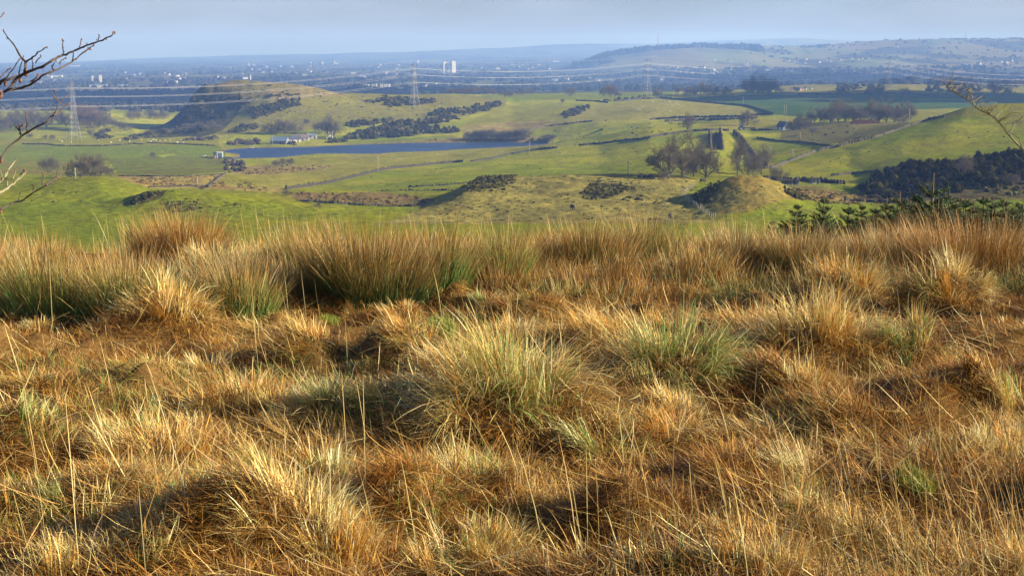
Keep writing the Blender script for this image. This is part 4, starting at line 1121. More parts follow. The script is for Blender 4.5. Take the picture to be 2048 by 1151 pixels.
# the big bank at the right
bank = [(1716, 388), (1740, 368), (1752, 352), (1790, 336), (1815, 330), (1860, 326), (1905, 332), (1945, 318), (1985, 312), (2080, 304), (2080, 346), (2010, 366), (1930, 384), (1880, 392), (1820, 398), (1740, 398)]
P = poly_pts(bank, 430, 335, 470)
tag(leafy("gorse_thicket", P, 1.6 * np.clip(np.exp(rng.normal(0, .4, len(P))), .4, 2), 1.5 * np.clip(np.exp(rng.normal(0, .4, len(P))), .4, 1.9), np.array((.026, .023, .006)), 300, .10, .66), "huge dark gorse bank on the right-hand slope, its face in shade", "thicket", "thickets on the valley slopes")  # leaf colour darkened to stand in for shade on the bank's face
P = poly_pts([(1990, 370), (2080, 350), (2080, 390), (1960, 396), (1930, 392)], 40, 335, 470)
tag(leafy("scrub_thicket", P, .9 * rng.uniform(.6, 1.3, len(P)), .8 * rng.uniform(.5, 1.2, len(P)), GORSE * 1.7, 160, .14), "olive scrub at the foot of the huge gorse bank, by the photo's edge", "thicket", "thickets on the valley slopes")
p, hh = by_px(1928, 352, 42, 340); put_tree('bush', p, hh, "pale bare shrub standing against the huge dark gorse bank", "bush", wide=.8, name="bare_bush")
p, hh = by_px(2022, 372, 26, 340); put_tree('bush', p, hh, "reddish bare shrub by the olive scrub under the gorse bank", "bush", name="bare_bush")
# heather and rough clumps on the mounds in front
for (poly, n, r_, h_, lab, col) in [
 ([(922, 374), (950, 356), (975, 350), (1030, 351), (1012, 362), (985, 376), (950, 382)], 150, .62, .42, "dark heather on the broken edge of the rough plateau", GORSE * 1.5),
 ([(1165, 386), (1180, 368), (1215, 366), (1246, 370), (1244, 388), (1212, 398)], 80, .65, .42, "dark heather patch in the middle of the rough plateau", GORSE * 1.5),
 ([(1382, 402), (1392, 386), (1430, 362), (1444, 360), (1436, 384), (1424, 402), (1400, 412)], 110, .55, .45, "dark scrub on the shaded side of the orange knoll", GORSE * 1.2),
 ([(250, 408), (290, 386), (318, 384), (306, 396), (270, 410)], 60, .5, .42, "dark rock and heather on the steep end of the small rise", GORSE * 1.3),
 ([(318, 410), (340, 402), (395, 404), (400, 420), (345, 424)], 60, .45, .30, "speckled heather on top of the small rise", GORSE * 1.7),
 ([(1560, 374), (1590, 384), (1620, 398), (1600, 402), (1570, 388)], 40, .7, .8, "olive scrub down the far edge of the orange knoll", GORSE * 1.5),
 ([(1278, 356), (1290, 350), (1312, 352), (1308, 357)], 16, .8, .8, "brown bramble mound beside the thin dark pole", np.array((.08, .06, .04)))]:
    P = poly_pts(poly, n, 285, 480)
    tag(leafy("heather_patch", P, r_ * rng.uniform(.5, 1.35, len(P)), h_ * rng.uniform(.5, 1.3, len(P)), col, 60, .2), lab, "heather", "heather and scrub on the near mounds")
# hedges
def hedge(line, r_, h_, lab, step=1.0, col=GORSE * 1.3, nq=60, y0=250, y1=1800, name="hedge"):
    P = []
    for (a_, b_) in zip(line[:-1], line[1:]):
        pa, pb = np.array(hit(*a_, y0, y1)), np.array(hit(*b_, y0, y1))
        m_ = max(2, int(np.hypot(*(pb - pa)[:2]) / step))
        for t_ in np.arange(m_) / m_:
            x_, y_ = (pa + (pb - pa) * t_)[:2] + rng.normal(0, r_ * .15, 2)
            P.append((x_, y_, float(ground(x_, y_))))
    P = np.array(P)
    return tag(leafy(name, P, r_ * rng.uniform(.75, 1.2, len(P)), h_ * rng.uniform(.8, 1.15, len(P)), col, nq), lab, "hedge", "hedges")
BEECH = np.array((.125, .095, .048))
hedge([(1421, 297), (1420, 282), (1419, 268)], .85, 2.3, "tall clipped hedge on the wall side of the sunken track", 1.2, BEECH, 80)
hedge([(1446, 299), (1443, 282), (1441, 266)], .9, 2.9, "tall clipped hedge on the knoll side of the sunken track", 1.2, BEECH * .95, 130)
hedge([(1468, 266), (1480, 277), (1492, 292), (1505, 308), (1522, 328), (1536, 336)], 1.2, 1.9, "overgrown hedge slanting down from the tractor", 1.3, BEECH * .8, 80)
hedge([(1600, 190), (1650, 190), (1700, 190)], 2.4, 2.2, "dark hedge along the far edge of the shaded field", 2.5, GORSE, 40, 1300, 2400)
hedge([(46, 288), (127, 292), (216, 292), (267, 288), (343, 288), (432, 292)], 1.0, .9, "low brown hedge under the sheep", 1.6, np.array((.085, .066, .042)), 24, 900, 1300)

# far woods: nobody could count these
m_wood = leaf_mat("far_wood", .05, .9, .05)
def far_wood(lab, areas, col, h0=9, dens=1.0):
    P = []; H = []
    for (u0, u1, Y0, Y1, n) in areas:
        for k in range(int(n * dens)):
            u = rng.uniform(u0, u1); Y = rng.uniform(Y0, Y1)
            if fbm(u / 60.0, Y / 500.0, 401, 2) < -.28: continue
            P.append(at(u, Y)); H.append(h0 * rng.uniform(.5, 1.2))
    P = np.array(P); H = np.array(H)
    o = leafy("woodland", P, H * rng.uniform(.7, 1.6, len(P)), H, col, 14, .35, .85, .3, m_wood, True)
    return tag(o, lab, "woodland", kind="stuff")
WD = np.array((.034, .032, .028)); WE = np.array((.020, .026, .022))
far_wood("dark woods across the plain beyond the first pylon", [(-120, 420, 1700, 2300, 300), (-120, 520, 2400, 3300, 600), (-120, 700, 3500, 4800, 600)], WD, 7, 1.4)
far_wood("bluish woods on the plain behind the crag hill", [(560, 1000, 2200, 3200, 420), (700, 1180, 2700, 3600, 420), (540, 1200, 3600, 5200, 560)], WE, 7, 1.4)
far_wood("dark woods below the far wooded hill", [(1180, 1760, 2600, 4200, 700), (1180, 1700, 4200, 5200, 420), (1500, 2150, 4300, 5300, 460)], WE * 1.1, 7, 1.4)
far_wood("trees beyond the shaded fields at the far side", [(1760, 2150, 2300, 3000, 200), (1820, 2150, 3000, 4000, 330)], WD, 10)
far_wood("pine wood along the crest of the far hill", [(1190, 1300, 6050, 6400, 200), (1380, 1520, 6150, 6700, 340), (1290, 1400, 6100, 6400, 120), (1150, 1220, 5700, 6200, 90)], WE * .9, 16)
far_wood("scattered woods and hedgerows on the far moorland", [(1500, 2150, 5600, 7500, 300), (1600, 1660, 6900, 7400, 50), (1880, 2060, 7300, 7600, 120)], WD, 6.5)
far_wood("faint woods and suburbs at the far side of the plain", [(-150, 1100, 5200, 9000, 1000)], WD, 7, 1.2)
for k, (u, h) in enumerate([(1598, 13), (1606, 16), (1612, 12), (1628, 11)]):
    p = at(u, 2900)
    mb = MB()
    hh = h * 2900 / F
    mb.tube([(0, 0, 0), (0, 0, hh * .9)], [hh * .02, .05], 5)
    for q in range(6):
        z0 = hh * (.12 + .14 * q); r0 = hh * .2 * (1 - q / 7.5)
        th = np.linspace(0, 2 * math.pi, 10)[:-1]; V = [(math.cos(a_) * r0 * (1 + .25 * math.sin(5 * a_ + q)), math.sin(a_) * r0, z0) for a_ in th] + [(0, 0, z0 + hh * .26)]
        mb.add(V, [(i, (i + 1) % 9, 9) for i in range(9)])
    o = link("conifer", mb.mesh("conifer", simple_mat("conifer_needles", (.03, .045, .028))), loc=p)
    tag(o, f"{ORD[k]} dark conifer of the small row at the foot of the far hill", "tree", "far conifer row")

# ------------------------------------------------------------------ young spruces just over the brow
m_needle = leaf_mat("spruce_needles", .15, .6, .2)
m_stem = simple_mat("spruce_stem", (.14, .095, .055), .9, .3, 12)
def spruce_meshes(seed, h, bare):
    rs = np.random.default_rng(seed)
    mb = MB(); mb.tube([(0, 0, -.1), (rs.normal(0, .01), rs.normal(0, .01), h * .5), (rs.normal(0, .02), 0, h)], [.028 * h / 1.6, .018 * h / 1.6, .005], 7)
    root, head, ln, lean, tw = [], [], [], [], []
    z = .12
    A, B = [], []
    while z < h - bare:
        f = z / h
        L0 = max(.05, .46 * h * (1 - f) ** .8 * rs.uniform(.8, 1.15))
        nb = rs.integers(8, 12)
        for k in range(nb):
            th = 2 * math.pi * (k + rs.uniform(-.35, .35)) / nb
            el = .12 + .5 * f + rs.normal(0, .22)
            d = np.array((math.cos(th) * math.cos(el), math.sin(th) * math.cos(el), math.sin(el)))
            p0 = np.array((0, 0, z)); l_ = L0 * rs.uniform(.75, 1.15); p1 = p0 + d * l_ + np.array((0, 0, .06 * l_))
            mb.tube([p0, (p0 + p1) / 2 - np.array((0, 0, .03 * l_)), p1], [.008, .006, .002], 4, cap=False)
            A.append(p0 + (p1 - p0) * .15); B.append(p1)
            for q in range(int(4 + l_ * 26)):
                g = rs.uniform(.25, .95); s_ = np.cross(d, (0, 0, 1)); s_ /= np.linalg.norm(s_)
                e = d * .7 + s_ * rs.choice((-1, 1)) * rs.uniform(.5, .9) + np.array((0, 0, rs.uniform(-.1, .3))); e /= np.linalg.norm(e)
                pp = p0 + (p1 - p0) * g; pe = pp + e * l_ * (1.05 - g) * rs.uniform(.4, .8)
                A.append(pp); B.append(pe)
        z += rs.uniform(.10, .16) * h / 1.7
    A.append(np.array((0, 0, h - bare))); B.append(np.array((0, 0, h * .985)))
    A = np.array(A); B = np.array(B)
    # needles all along the shoots
    per = np.maximum(4, (np.linalg.norm(B - A, axis=1) / .0050).astype(int))
    i = np.repeat(np.arange(len(A)), per); t_ = rs.random(len(i))[:, None]
    p = A[i] + (B[i] - A[i]) * t_; d = (B - A)[i]; d /= np.linalg.norm(d, axis=1, keepdims=True) + 1e-9
    r_ = rs.normal(size=(len(i), 3)); r_ -= (r_ * d).sum(1, keepdims=True) * d; r_ /= np.linalg.norm(r_, axis=1, keepdims=True)
    e = p + (d * .6 + r_ * .8) * rs.uniform(.020, .040, (len(i), 1))
    wv = np.cross(d, r_) * .0050
    V = np.stack([p - wv, p + wv, e], 1)
    c = np.array((.040, .072, .026)) * np.exp(rs.normal(0, .3, (len(i), 1)))
    top = ((p[:, 2] > h * .8) & (rs.random(len(i)) < .3))[:, None]
    c = np.where(top, np.array((.13, .15, .05)), c)
    cm = mesh_np("foliage", V.reshape(-1, 3), [np.arange(len(i) * 3).reshape(-1, 3)], m_needle, np.repeat(c, 3, 0))
    return mb.mesh("trunk", m_stem, True), cm
SPV = [spruce_meshes(500 + k, 1.9, b_) for k, b_ in enumerate([.12, .10, .3, .16])]
def row_z(Y, v): return z_at_row(Y, v)
for k, (u, v, Y, var, wd, lab) in enumerate([
 (1588, 405, 19, 1, 1.0, "small young spruce nearest the orange knoll"), (1640, 383, 18.5, 0, .8, "young spruce with a dense dark tip at the green field's edge"),
 (1688, 403, 20, 3, 1.0, "young spruce with thin upright side shoots"), (1716, 407, 18, 1, .9, "low bushy young spruce between two slimmer ones"),
 (1762, 395, 20, 0, 1.15, "wide young spruce at the start of the dense group"), (1790, 383, 19, 3, 1.2, "dense young spruce in front of the gorse bank's foot"),
 (1818, 387, 21, 1, 1.1, "bushy young spruce half hidden in the dense group"), (1853, 345, 19.5, 2, 1.2, "tallest young spruce with a long bare leader and forked tip"),
 (1884, 381, 21, 0, 1.2, "young spruce just past the tallest one"), (1918, 387, 20, 3, 1.2, "young spruce above the large brown rush clump"),
 (1952, 391, 22, 1, 1.2, "dark young spruce behind the large brown rush clump"), (1992, 387, 21, 0, 1.2, "young spruce second from the photo's edge"), (2032, 393, 22, 3, 1.2, "young spruce at the photo's edge"),
 (1806, 401, 22.5, 1, 1.5, "broad dark spruce behind the dense group"), (1868, 399, 18, 3, 1.3, "bushy spruce in front of the tallest one"), (1902, 403, 19, 1, 1.4, "low broad spruce right of the tallest one"), (1936, 405, 18, 0, 1.4, "low dark spruce touching the large brown rush clump"), (1972, 403, 19.5, 1, 1.5, "broad dark spruce between two slimmer ones near the photo's edge"), (2014, 405, 18.5, 3, 1.4, "low bushy spruce near the photo's edge"), (1742, 413, 21, 1, 1.3, "low spruce at the start of the dense group"),
 (1540, 439, 18, 1, .9, "smallest spruce tip poking out of the rushes near the fence")]):
    x, y, z = at(u, Y)
    top = row_z(Y, v); h = max(.8, top - z)
    e = link("young_spruce", None, loc=(x, y, z), rotz=float(rng.uniform(0, 6.28)), scale=(h / 1.9 * wd, h / 1.9 * wd, h / 1.9))
    link("trunk", SPV[var][0], e); link("foliage", SPV[var][1], e)
    tag(e, lab, "spruce", "young spruces below the brow")

P = np.array([at(rng.uniform(1752, 2150), rng.uniform(21, 27)) for _ in range(230)])
tag(leafy("conifer_thicket", P, .42 * rng.uniform(.6, 1.3, len(P)), np.clip([(row_z(q[1], rng.uniform(386, 415)) - q[2]) * .72 for q in P], .3, 2.6), np.array((.032, .050, .016)), 420, .13, .55, .3, m_needle), "dense dark conifer thicket filling the slope behind the young spruces", "thicket")
# ------------------------------------------------------------------ the two trees whose branches reach into view
m_branch = simple_mat("branch_bark", (.085, .066, .056), .75, .55, 26, 0, .25)
m_bud = simple_mat("buds", (.20, .095, .06), .7, .3, 30)
m_lich = simple_mat("lichened_bark", (.24, .22, .12), .9, .45, 22, 0, .1)
m_dead_leaf = simple_mat("dead_leaf", (.25, .10, .04), .8, .3, 20)
def px3(u, v, Y):
    dx, dy, dz = ray(u, v); t_ = Y / dy
    return np.array((dx * t_, Y, dz * t_))
def smooth(P, n=4):
    P = np.asarray(P, float); out = []
    for i in range(len(P) - 1):
        p0 = P[max(i - 1, 0)]; p1 = P[i]; p2 = P[i + 1]; p3 = P[min(i + 2, len(P) - 1)]
        for k in range(n):
            t_ = k / n
            out.append(.5 * ((2 * p1) + (-p0 + p2) * t_ + (2 * p0 - 5 * p1 + 4 * p2 - p3) * t_ ** 2 + (-p0 + 3 * p1 - 3 * p2 + p3) * t_ ** 3))
    out.append(P[-1]); return np.array(out)
def limb(lines, Y0, wob, mat, name, parent, budmat=None):
    mb = MB(); bb = MB()
    for (pts, r0, r1, dy) in lines:
        P = [px3(u, v, Y0 + dy * i / max(1, len(pts) - 1) + wob * math.sin(u * .05)) for i, (u, v) in enumerate(pts)]
        P = smooth(P, 4); P = P + rng.normal(0, .0012, P.shape)
        n = len(P)
        rad = np.linspace(r0, r1, n) * (1 + .14 * np.sin(np.arange(n) * 2.1 + r0 * 900))
        mb.tube(P, rad * .68, 7)
        if budmat is not m_dead_leaf: bb.ball(P[-1], (r1 * 1.3, r1 * 1.3, r1 * 2.2), 6, 5)
        for q in range(1, n - 1, 3):
            if (r0 < .008 or q > n * .4) and (budmat is not m_dead_leaf or rng.random() < .12):
                bb.ball(P[q] + rng.normal(0, r1 * 1.2, 3), (r1 * .9, r1 * .9, r1 * 1.5), 5, 4)
    if budmat and bb.v:
        off = mb.n; mb.v += bb.v; mb.f += [tuple(i + off for i in f_) for f_ in bb.f]; mb.m += [1] * len(bb.f); mb.n += bb.n
    return link(name, mb.mesh(name, [mat, budmat or mat], True), parent)
YB = 4.6
e = link("bare_tree", None)
e['label'] = "leafless tree whose dark budding branches reach in over the moor"; e['category'] = "tree"
mb = MB(); gx0 = px3(-560, 300, YB)[0]
gz0 = float(flat_near(gx0, YB))
trunk_top = [(-560, 700), (-540, 420), (-520, 240), (-500, 60), (-470, -250)]
TP = [np.array((gx0, YB, gz0 - .2))] + [px3(u, v, YB) for u, v in trunk_top[1:]]
mb.tube(smooth(TP, 4), np.linspace(.10, .045, 17), 10)
link("trunk", mb.mesh("trunk", m_branch, True), e)
limb([([(-520, 240), (-300, 262), (-140, 240), (-60, 212), (0, 188)], .022, .0078, .1), ([(0, 188), (15, 181), (38, 177), (63, 168), (84, 153), (109, 141), (132, 131), (152, 118), (170, 103), (188, 91)], .0075, .0024, .1),
      ([(15, 181), (33, 158), (51, 146), (84, 133), (107, 119), (127, 110), (150, 102), (173, 91), (198, 83), (223, 71), (230, 66)], .0085, .0028, .05),
      ([(-60, 212), (-25, 172), (0, 163), (30, 155), (51, 146)], .009, .007, .1),
      ([(50, 146), (51, 124), (41, 114), (27, 89), (15, 74), (6, 61)], .0075, .0022, .1), ([(51, 124), (63, 117), (76, 105), (94, 94)], .0055, .002, -.1),
      ([(127, 109), (126, 96), (125, 81)], .0042, .0022, .1), ([(157, 99), (161, 88), (163, 79)], .0036, .002, .06), ([(196, 84), (198, 69)], .0034, .002, 0), ([(145, 122), (147, 104)], .0036, .002, -.1),
      ([(71, 127), (81, 112)], .0032, .002, 0), ([(61, 163), (70, 158), (76, 149)], .0046, .0022, .1), ([(0, 170), (10, 157), (25, 140), (38, 119)], .0046, .002, -.1), ([(-10, 166), (8, 146), (22, 136)], .004, .002, 0),
      ([(38, 152), (40, 135), (47, 112)], .0036, .0018, 0), ([(109, 141), (104, 132), (113, 120)], .004, .002, .1), ([(170, 103), (176, 96), (180, 98)], .004, .002, .1), ([(118, 128), (124, 120), (132, 116)], .0032, .0018, .1),
      ([(65, 140), (66, 128), (64, 116)], .0032, .0018, .1), ([(-60, 60), (-20, 45), (0, 34), (8, 27)], .005, .002, 0), ([(-520, 240), (-300, 140), (-60, 60)], .016, .005, 0)], YB, .05, m_branch, "branch", e, m_bud)
limb([([(-540, 420), (-260, 420), (-90, 372), (0, 319)], .020, .0066, .15), ([(0, 319), (19, 294), (42, 273), (69, 256), (92, 243), (107, 230), (115, 214), (113, 199), (107, 179)], .0066, .0020, .1),
      ([(107, 230), (118, 225), (128, 215), (136, 208)], .0062, .0026, .1), ([(115, 212), (122, 203), (130, 193)], .0038, .002, .1), ([(42, 272), (40, 262), (38, 253)], .0048, .0026, 0), ([(38, 258), (44, 250), (46, 252)], .003, .002, 0),
      ([(53, 264), (54, 246), (52, 229)], .0036, .002, .1), ([(38, 262), (32, 252)], .0034, .002, 0), ([(112, 200), (108, 192)], .003, .002, 0)], YB + .1, .04, m_branch, "branch", e, m_bud)
limb([([(-555, 560), (-260, 520), (-90, 452), (0, 420)], .018, .0052, .1), ([(0, 420), (23, 407), (42, 401), (69, 384), (92, 371), (111, 355), (118, 333)], .0052, .0022, .1),
      ([(92, 371), (104, 362), (118, 354)], .006, .0028, .1), ([(86, 368), (85, 346)], .0034, .002, .1), ([(111, 355), (124, 345), (134, 330)], .0045, .002, .05), ([(38, 402), (39, 385)], .0028, .0018, 0), ([(66, 386), (66, 370)], .003, .002, 0)], YB + .2, .04, m_branch, "branch", e, m_bud)
limb([([(-120, 430), (-40, 400), (0, 384), (15, 376), (29, 365), (40, 350), (50, 340)], .010, .0026, .1), ([(-60, 400), (0, 363), (19, 336), (31, 321)], .008, .0024, .1), ([(16, 374), (12, 356), (10, 345)], .0045, .002, .05),
      ([(29, 365), (45, 352), (54, 344)], .0036, .002, .1), ([(5, 362), (0, 340)], .004, .002, 0), ([(24, 366), (28, 352), (31, 338)], .0034, .002, 0)], YB - .1, .04, m_lich, "branch", e, m_bud)
# right-hand tree
YR = 9.0
e = link("bare_tree", None)
e['label'] = "lichen-pale leafless tree, one branch slanting in over the green slope"; e['category'] = "tree"
gx1 = px3(2420, 500, YR)[0]
mb = MB(); TP = [np.array((gx1, YR, float(flat_near(gx1, YR)) - .3)), px3(2400, 560, YR), px3(2380, 420, YR), px3(2400, 200, YR), px3(2420, -100, YR)]
mb.tube(smooth(TP, 4), np.linspace(.11, .04, 17), 10)
link("trunk", mb.mesh("trunk", m_lich, True), e)
main = [(2385, 460), (2200, 400), (2090, 350), (2048, 303), (2034, 288), (2015, 266), (1997, 244), (1979, 229), (1964, 222), (1951, 214), (1942, 205), (1932, 198), (1917, 188), (1906, 181), (1895, 174)]
lines = [(main, .013, .0028, .6), ([(2046, 300), (2038, 278), (2026, 268), (2015, 262)], .006, .004, .1), ([(1992, 237), (1998, 228), (2012, 208)], .005, .0025, .2), ([(1948, 212), (1942, 188), (1934, 176), (1926, 168)], .007, .0025, .2),
         ([(2020, 270), (2031, 246), (2043, 236), (2052, 215)], .005, .0025, .2), ([(2090, 350), (2060, 330), (2040, 318), (2030, 308)], .010, .004, .2)]
twigs = []
for k in range(54):
    b_ = main[rng.integers(5, len(main))]; u, v = b_[0] + rng.uniform(-8, 8), b_[1] + rng.uniform(-4, 4)
    th = rng.uniform(-2.7, -.3); l_ = rng.uniform(14, 42)
    m_ = (u + l_ * .55 * math.cos(th) + rng.normal(0, 3), v + l_ * .55 * math.sin(th) + rng.normal(0, 2))
    twigs.append(([b_, m_, (u + l_ * math.cos(th + .2), v + l_ * math.sin(th + .2) * .8)], .0030, .0014, rng.uniform(-.4, .4)))
limb(lines, YR, .06, m_lich, "branch", e, m_dead_leaf)
limb(twigs, YR, .0, simple_mat("twig_bark", (.16, .125, .065), .9, .3, 20), "twigs", e, m_dead_leaf)
# ------------------------------------------------------------------ pylons and cables
m_steel = simple_mat("galvanised_steel", (.33, .33, .33), .55, .12, .5, .25, .4)
m_cable = simple_mat("aluminium_cable", (.62, .59, .54), .5, .05, .2, .2, .5)
m_insul = simple_mat("insulator_glass", (.30, .26, .22), .3, .1, 2)
m_wood = simple_mat("pole_timber", (.34, .29, .22), .9, .2, 1.5)
def lattice(mb, z0, z1, w0, w1, n, r=.10):
    for k in range(n):
        za, zb = z0 + (z1 - z0) * k / n, z0 + (z1 - z0) * (k + 1) / n
        wa, wb = w0 + (w1 - w0) * k / n, w0 + (w1 - w0) * (k + 1) / n
        ca = [(-wa, -wa), (wa, -wa), (wa, wa), (-wa, wa)]; cb = [(-wb, -wb), (wb, -wb), (wb, wb), (-wb, wb)]
        for i in range(4):
            j = (i + 1) % 4
            mb.tube([(*ca[i], za), (*cb[j], zb)], r * .6, 4, cap=False); mb.tube([(*ca[j], za), (*cb[i], zb)], r * .6, 4, cap=False)
            mb.tube([(*cb[i], zb), (*cb[j], zb)], r * .6, 4, cap=False)
ARMS = [(.60, 8.2), (.755, 9.2), (.89, 7.2)]
def pylon(p, H, rz, lab, nseg=9):
    e = link("electricity_pylon", None, loc=p, rotz=rz)
    wb, wt = .085 * H, .016 * H
    for sx in (-1, 1):
        for sy in (-1, 1):
            mb = MB(); mb.tube([(sx * wb, sy * wb, -1.2), (sx * wb * .45, sy * wb * .45, H * .45), (sx * wt, sy * wt, H * .92)], [.14, .12, .10], 5)
            link("leg", mb.mesh("leg", m_steel), e)
    mb = MB(); lattice(mb, H * .06, H * .45, wb * .93, wb * .45, 5, .11); lattice(mb, H * .45, H * .92, wb * .45, wt, 8, .10)
    for sx in (-1, 1):
        for sy in (-1, 1): mb.tube([(sx * wt, sy * wt, H * .92), (0, 0, H)], .10, 4)
    link("bracing", mb.mesh("bracing", m_steel), e)
    ends = []
    for (f, ln) in ARMS:
        z = f * H
        for s in (-1, 1):
            mb = MB(); tip = (0, s * ln * H / 52, z)
            for sx in (-1, 1):
                mb.tube([(sx * wt * 1.4, s * wt * 1.3, z), tip], .12, 4); mb.tube([(sx * wt * 1.2, s * wt * 1.2, z + H * .045), tip], .10, 4)
                for q in range(1, 4):
                    a_ = np.array((sx * wt * 1.4, s * wt * 1.3, z)) * (1 - q / 4) + np.array(tip) * q / 4
                    b_ = np.array((sx * wt * 1.2, s * wt * 1.2, z + H * .045)) * (1 - (q - 1) / 4) + np.array(tip) * (q - 1) / 4
                    mb.tube([a_, b_], .07, 4)
            link("cross_arm", mb.mesh("cross_arm", m_steel), e)
            mb = MB(); L_ = 2.6
            mb.tube([tip, (tip[0], tip[1], z - L_)], .06, 5)
            for q in range(9): mb.tube([(tip[0], tip[1], z - .25 - .25 * q), (tip[0], tip[1], z - .35 - .25 * q)], [.17, .12], 6)
            link("insulator", mb.mesh("insulator", m_insul), e)
            ends.append(Vector((0, tip[1], z - L_)))
    tag(e, lab, "pylon", "electricity pylons")
    M = Matrix.Translation(Vector(p)) @ Matrix.Rotation(rz, 4, 'Z')
    return [M @ q for q in ends] + [M @ Vector((0, 0, H))]
PYL = []
for (u, v, top, Y, lab) in [(-430, 0, 0, 1000, "steel lattice pylon out of frame on the crag side"), (150, 282, 156, 0, "nearest and tallest steel lattice pylon, standing before the bare wood"), (829, 216, 121, 0, "steel lattice pylon on the grassy hill among the gorse"),
                            (1294, 195, 113, 0, "steel lattice pylon beyond the sheep field, thin against the far hill"), (1777, 181, 111, 0, "faint steel lattice pylon beyond the shaded field"), (2300, 0, 0, 2250, "steel lattice pylon out of frame beyond the far fields")]:
    p = at(u, Y) if Y else hit(u, v, 1000, 2600)
    H = 52.0 if Y else z_at_row(p[1], top) - p[2]
    PYL.append((p, H, lab))
print("PYLONS", [(tuple(round(c) for c in p), round(H, 1)) for p, H, l in PYL])
E = []
for k, (p, H, lab) in enumerate(PYL):
    a_ = PYL[max(k - 1, 0)][0]; b_ = PYL[min(k + 1, len(PYL) - 1)][0]
    E.append(pylon(p, H, math.atan2(b_[1] - a_[1], b_[0] - a_[0]), lab))
NM = ["lowest", "lowest", "middle", "middle", "topmost", "topmost"]
for c in range(7):
    mb = MB()
    for k in range(len(E) - 1):
        a_, b_ = E[k][c], E[k + 1][c]; D = (b_ - a_).length; sag = D * D / 21000 if c < 6 else D * D / 30000
        n = 22; P = []
        for i in range(n + 1):
            t_ = i / n; q = a_.lerp(b_, t_); P.append((q.x, q.y, q.z - 4 * sag * t_ * (1 - t_)))
        mb.tube(P, .060 if c < 6 else .035, 5)
    o = link("power_cable", mb.mesh("power_cable", m_cable))
    tag(o, ("thin pale earth wire joining the peaks of the pylons" if c == 6 else f"pale overhead cable strung from the {NM[c]} pylon arms, on the {'nearer' if c % 2 == 0 else 'farther'} side"), "power cable", "power cables across the valley")

# telegraph poles
def pole(u, vt, vb, lab, arm=False, ymin=150, ymax=2600, mat=None, thick=.16):
    p = hit(u, vb, ymin, ymax); H = z_at_row(p[1], vt) - p[2]
    e = link("telegraph_pole", None, loc=p, rotz=.3)
    mb = MB(); mb.tube([(0, 0, -.4), (0, 0, H * .6), (0, 0, H)], [thick * 1.2, thick, thick * .8], 7)
    link("post", mb.mesh("post", mat or m_wood, True), e)
    mb = MB(); w_ = 1.1 if arm else .35
    mb.box((0, .12, H - .35), (2 * w_, .12, .14)); link("crossbar", mb.mesh("crossbar", mat or m_wood), e)
    for s in (-1, 1):
        mb = MB(); mb.tube([(s * w_ * .85, .12, H - .28), (s * w_ * .85, .12, H - .08)], [.07, .05], 6); link("insulator", mb.mesh("insulator", m_insul), e)
    return tag(e, lab, "telegraph pole", "telegraph poles in the valley")
m_darkpole = simple_mat("dark_pole", (.10, .085, .06), .9, .2, 2)
for (u, a_, b_, lab, arm, y0) in [
 (151, 335, 358, "pale telegraph pole before the clump of bare trees, among the big branches", False, 400), (395, 354, 373, "telegraph pole in the brown bog below the evergreen block", False, 400),
 (756, 311, 344, "telegraph pole by the wall across the ochre field below the loch", False, 450), (1059, 282, 315, "pale telegraph pole below the end of the loch", False, 450),
 (1540, 293, 328, "telegraph pole with a wide crossbar in the green field under the cottage", True, 400), (1585, 298, 314, "small telegraph pole near the diagonal wall", True, 400),
 (1600, 265, 279, "thin pole on the brown rough ground under the cottage", False, 500), (1568, 211, 232, "first of two poles close together before the shaded field", False, 700), (1572, 210, 232, "second of two poles close together before the shaded field", False, 700),
 (1623, 218, 248, "tall pale pole of a leaning-stay pair beside the crest trees", False, 700), (1629, 221, 248, "shorter pale pole of a leaning-stay pair beside the crest trees", False, 700), (1818, 218, 247, "pole at the end of the row of crest trees", False, 700),
 (1441, 252, 268, "thin pole above the sunken track", False, 700), (1486, 193, 211, "pole on the edge of the shaded field", False, 1000), (1259, 193, 204, "pole above the sheep field", False, 1300), (1154, 186, 197, "pole in the far green field left of the sheep", False, 1300),
 (545, 270, 289, "pale pole in front of the grey barn", False, 980), (528, 278, 288, "short pole at the loch end of the grey barn", False, 980), (633, 273, 288, "pole on the shore near the white shed", False, 980), (474, 280, 290, "short pole on the shore beside the brown scrub", False, 980)]:
    pole(u, a_, b_, lab, arm, y0)
o = pole(1256, 322, 355, "thin dark pole standing behind the edge of the rough plateau", False, 412, 700, m_darkpole, .11)
for k, (u, vt, vb) in enumerate([(658, 262, 277), (661, 264, 277), (665, 263, 277), (654, 268, 277)]):
    p = hit(u, vb, 980, 1300); H = z_at_row(p[1], vt) - p[2]
    mb = MB(); mb.tube([(0, 0, -.3), (0, 0, H)], [.32, .22], 7); mb.tube([(0, 0, H), (0, 0, H + .15)], [.26, .05], 7)
    tag(link("pale_post", mb.mesh("pale_post", simple_mat("white_paint", (.72, .71, .66), .6, .1)), loc=p), "tall whitish post in front of the bare trees on the loch shore", "post", "whitish posts on the loch shore")

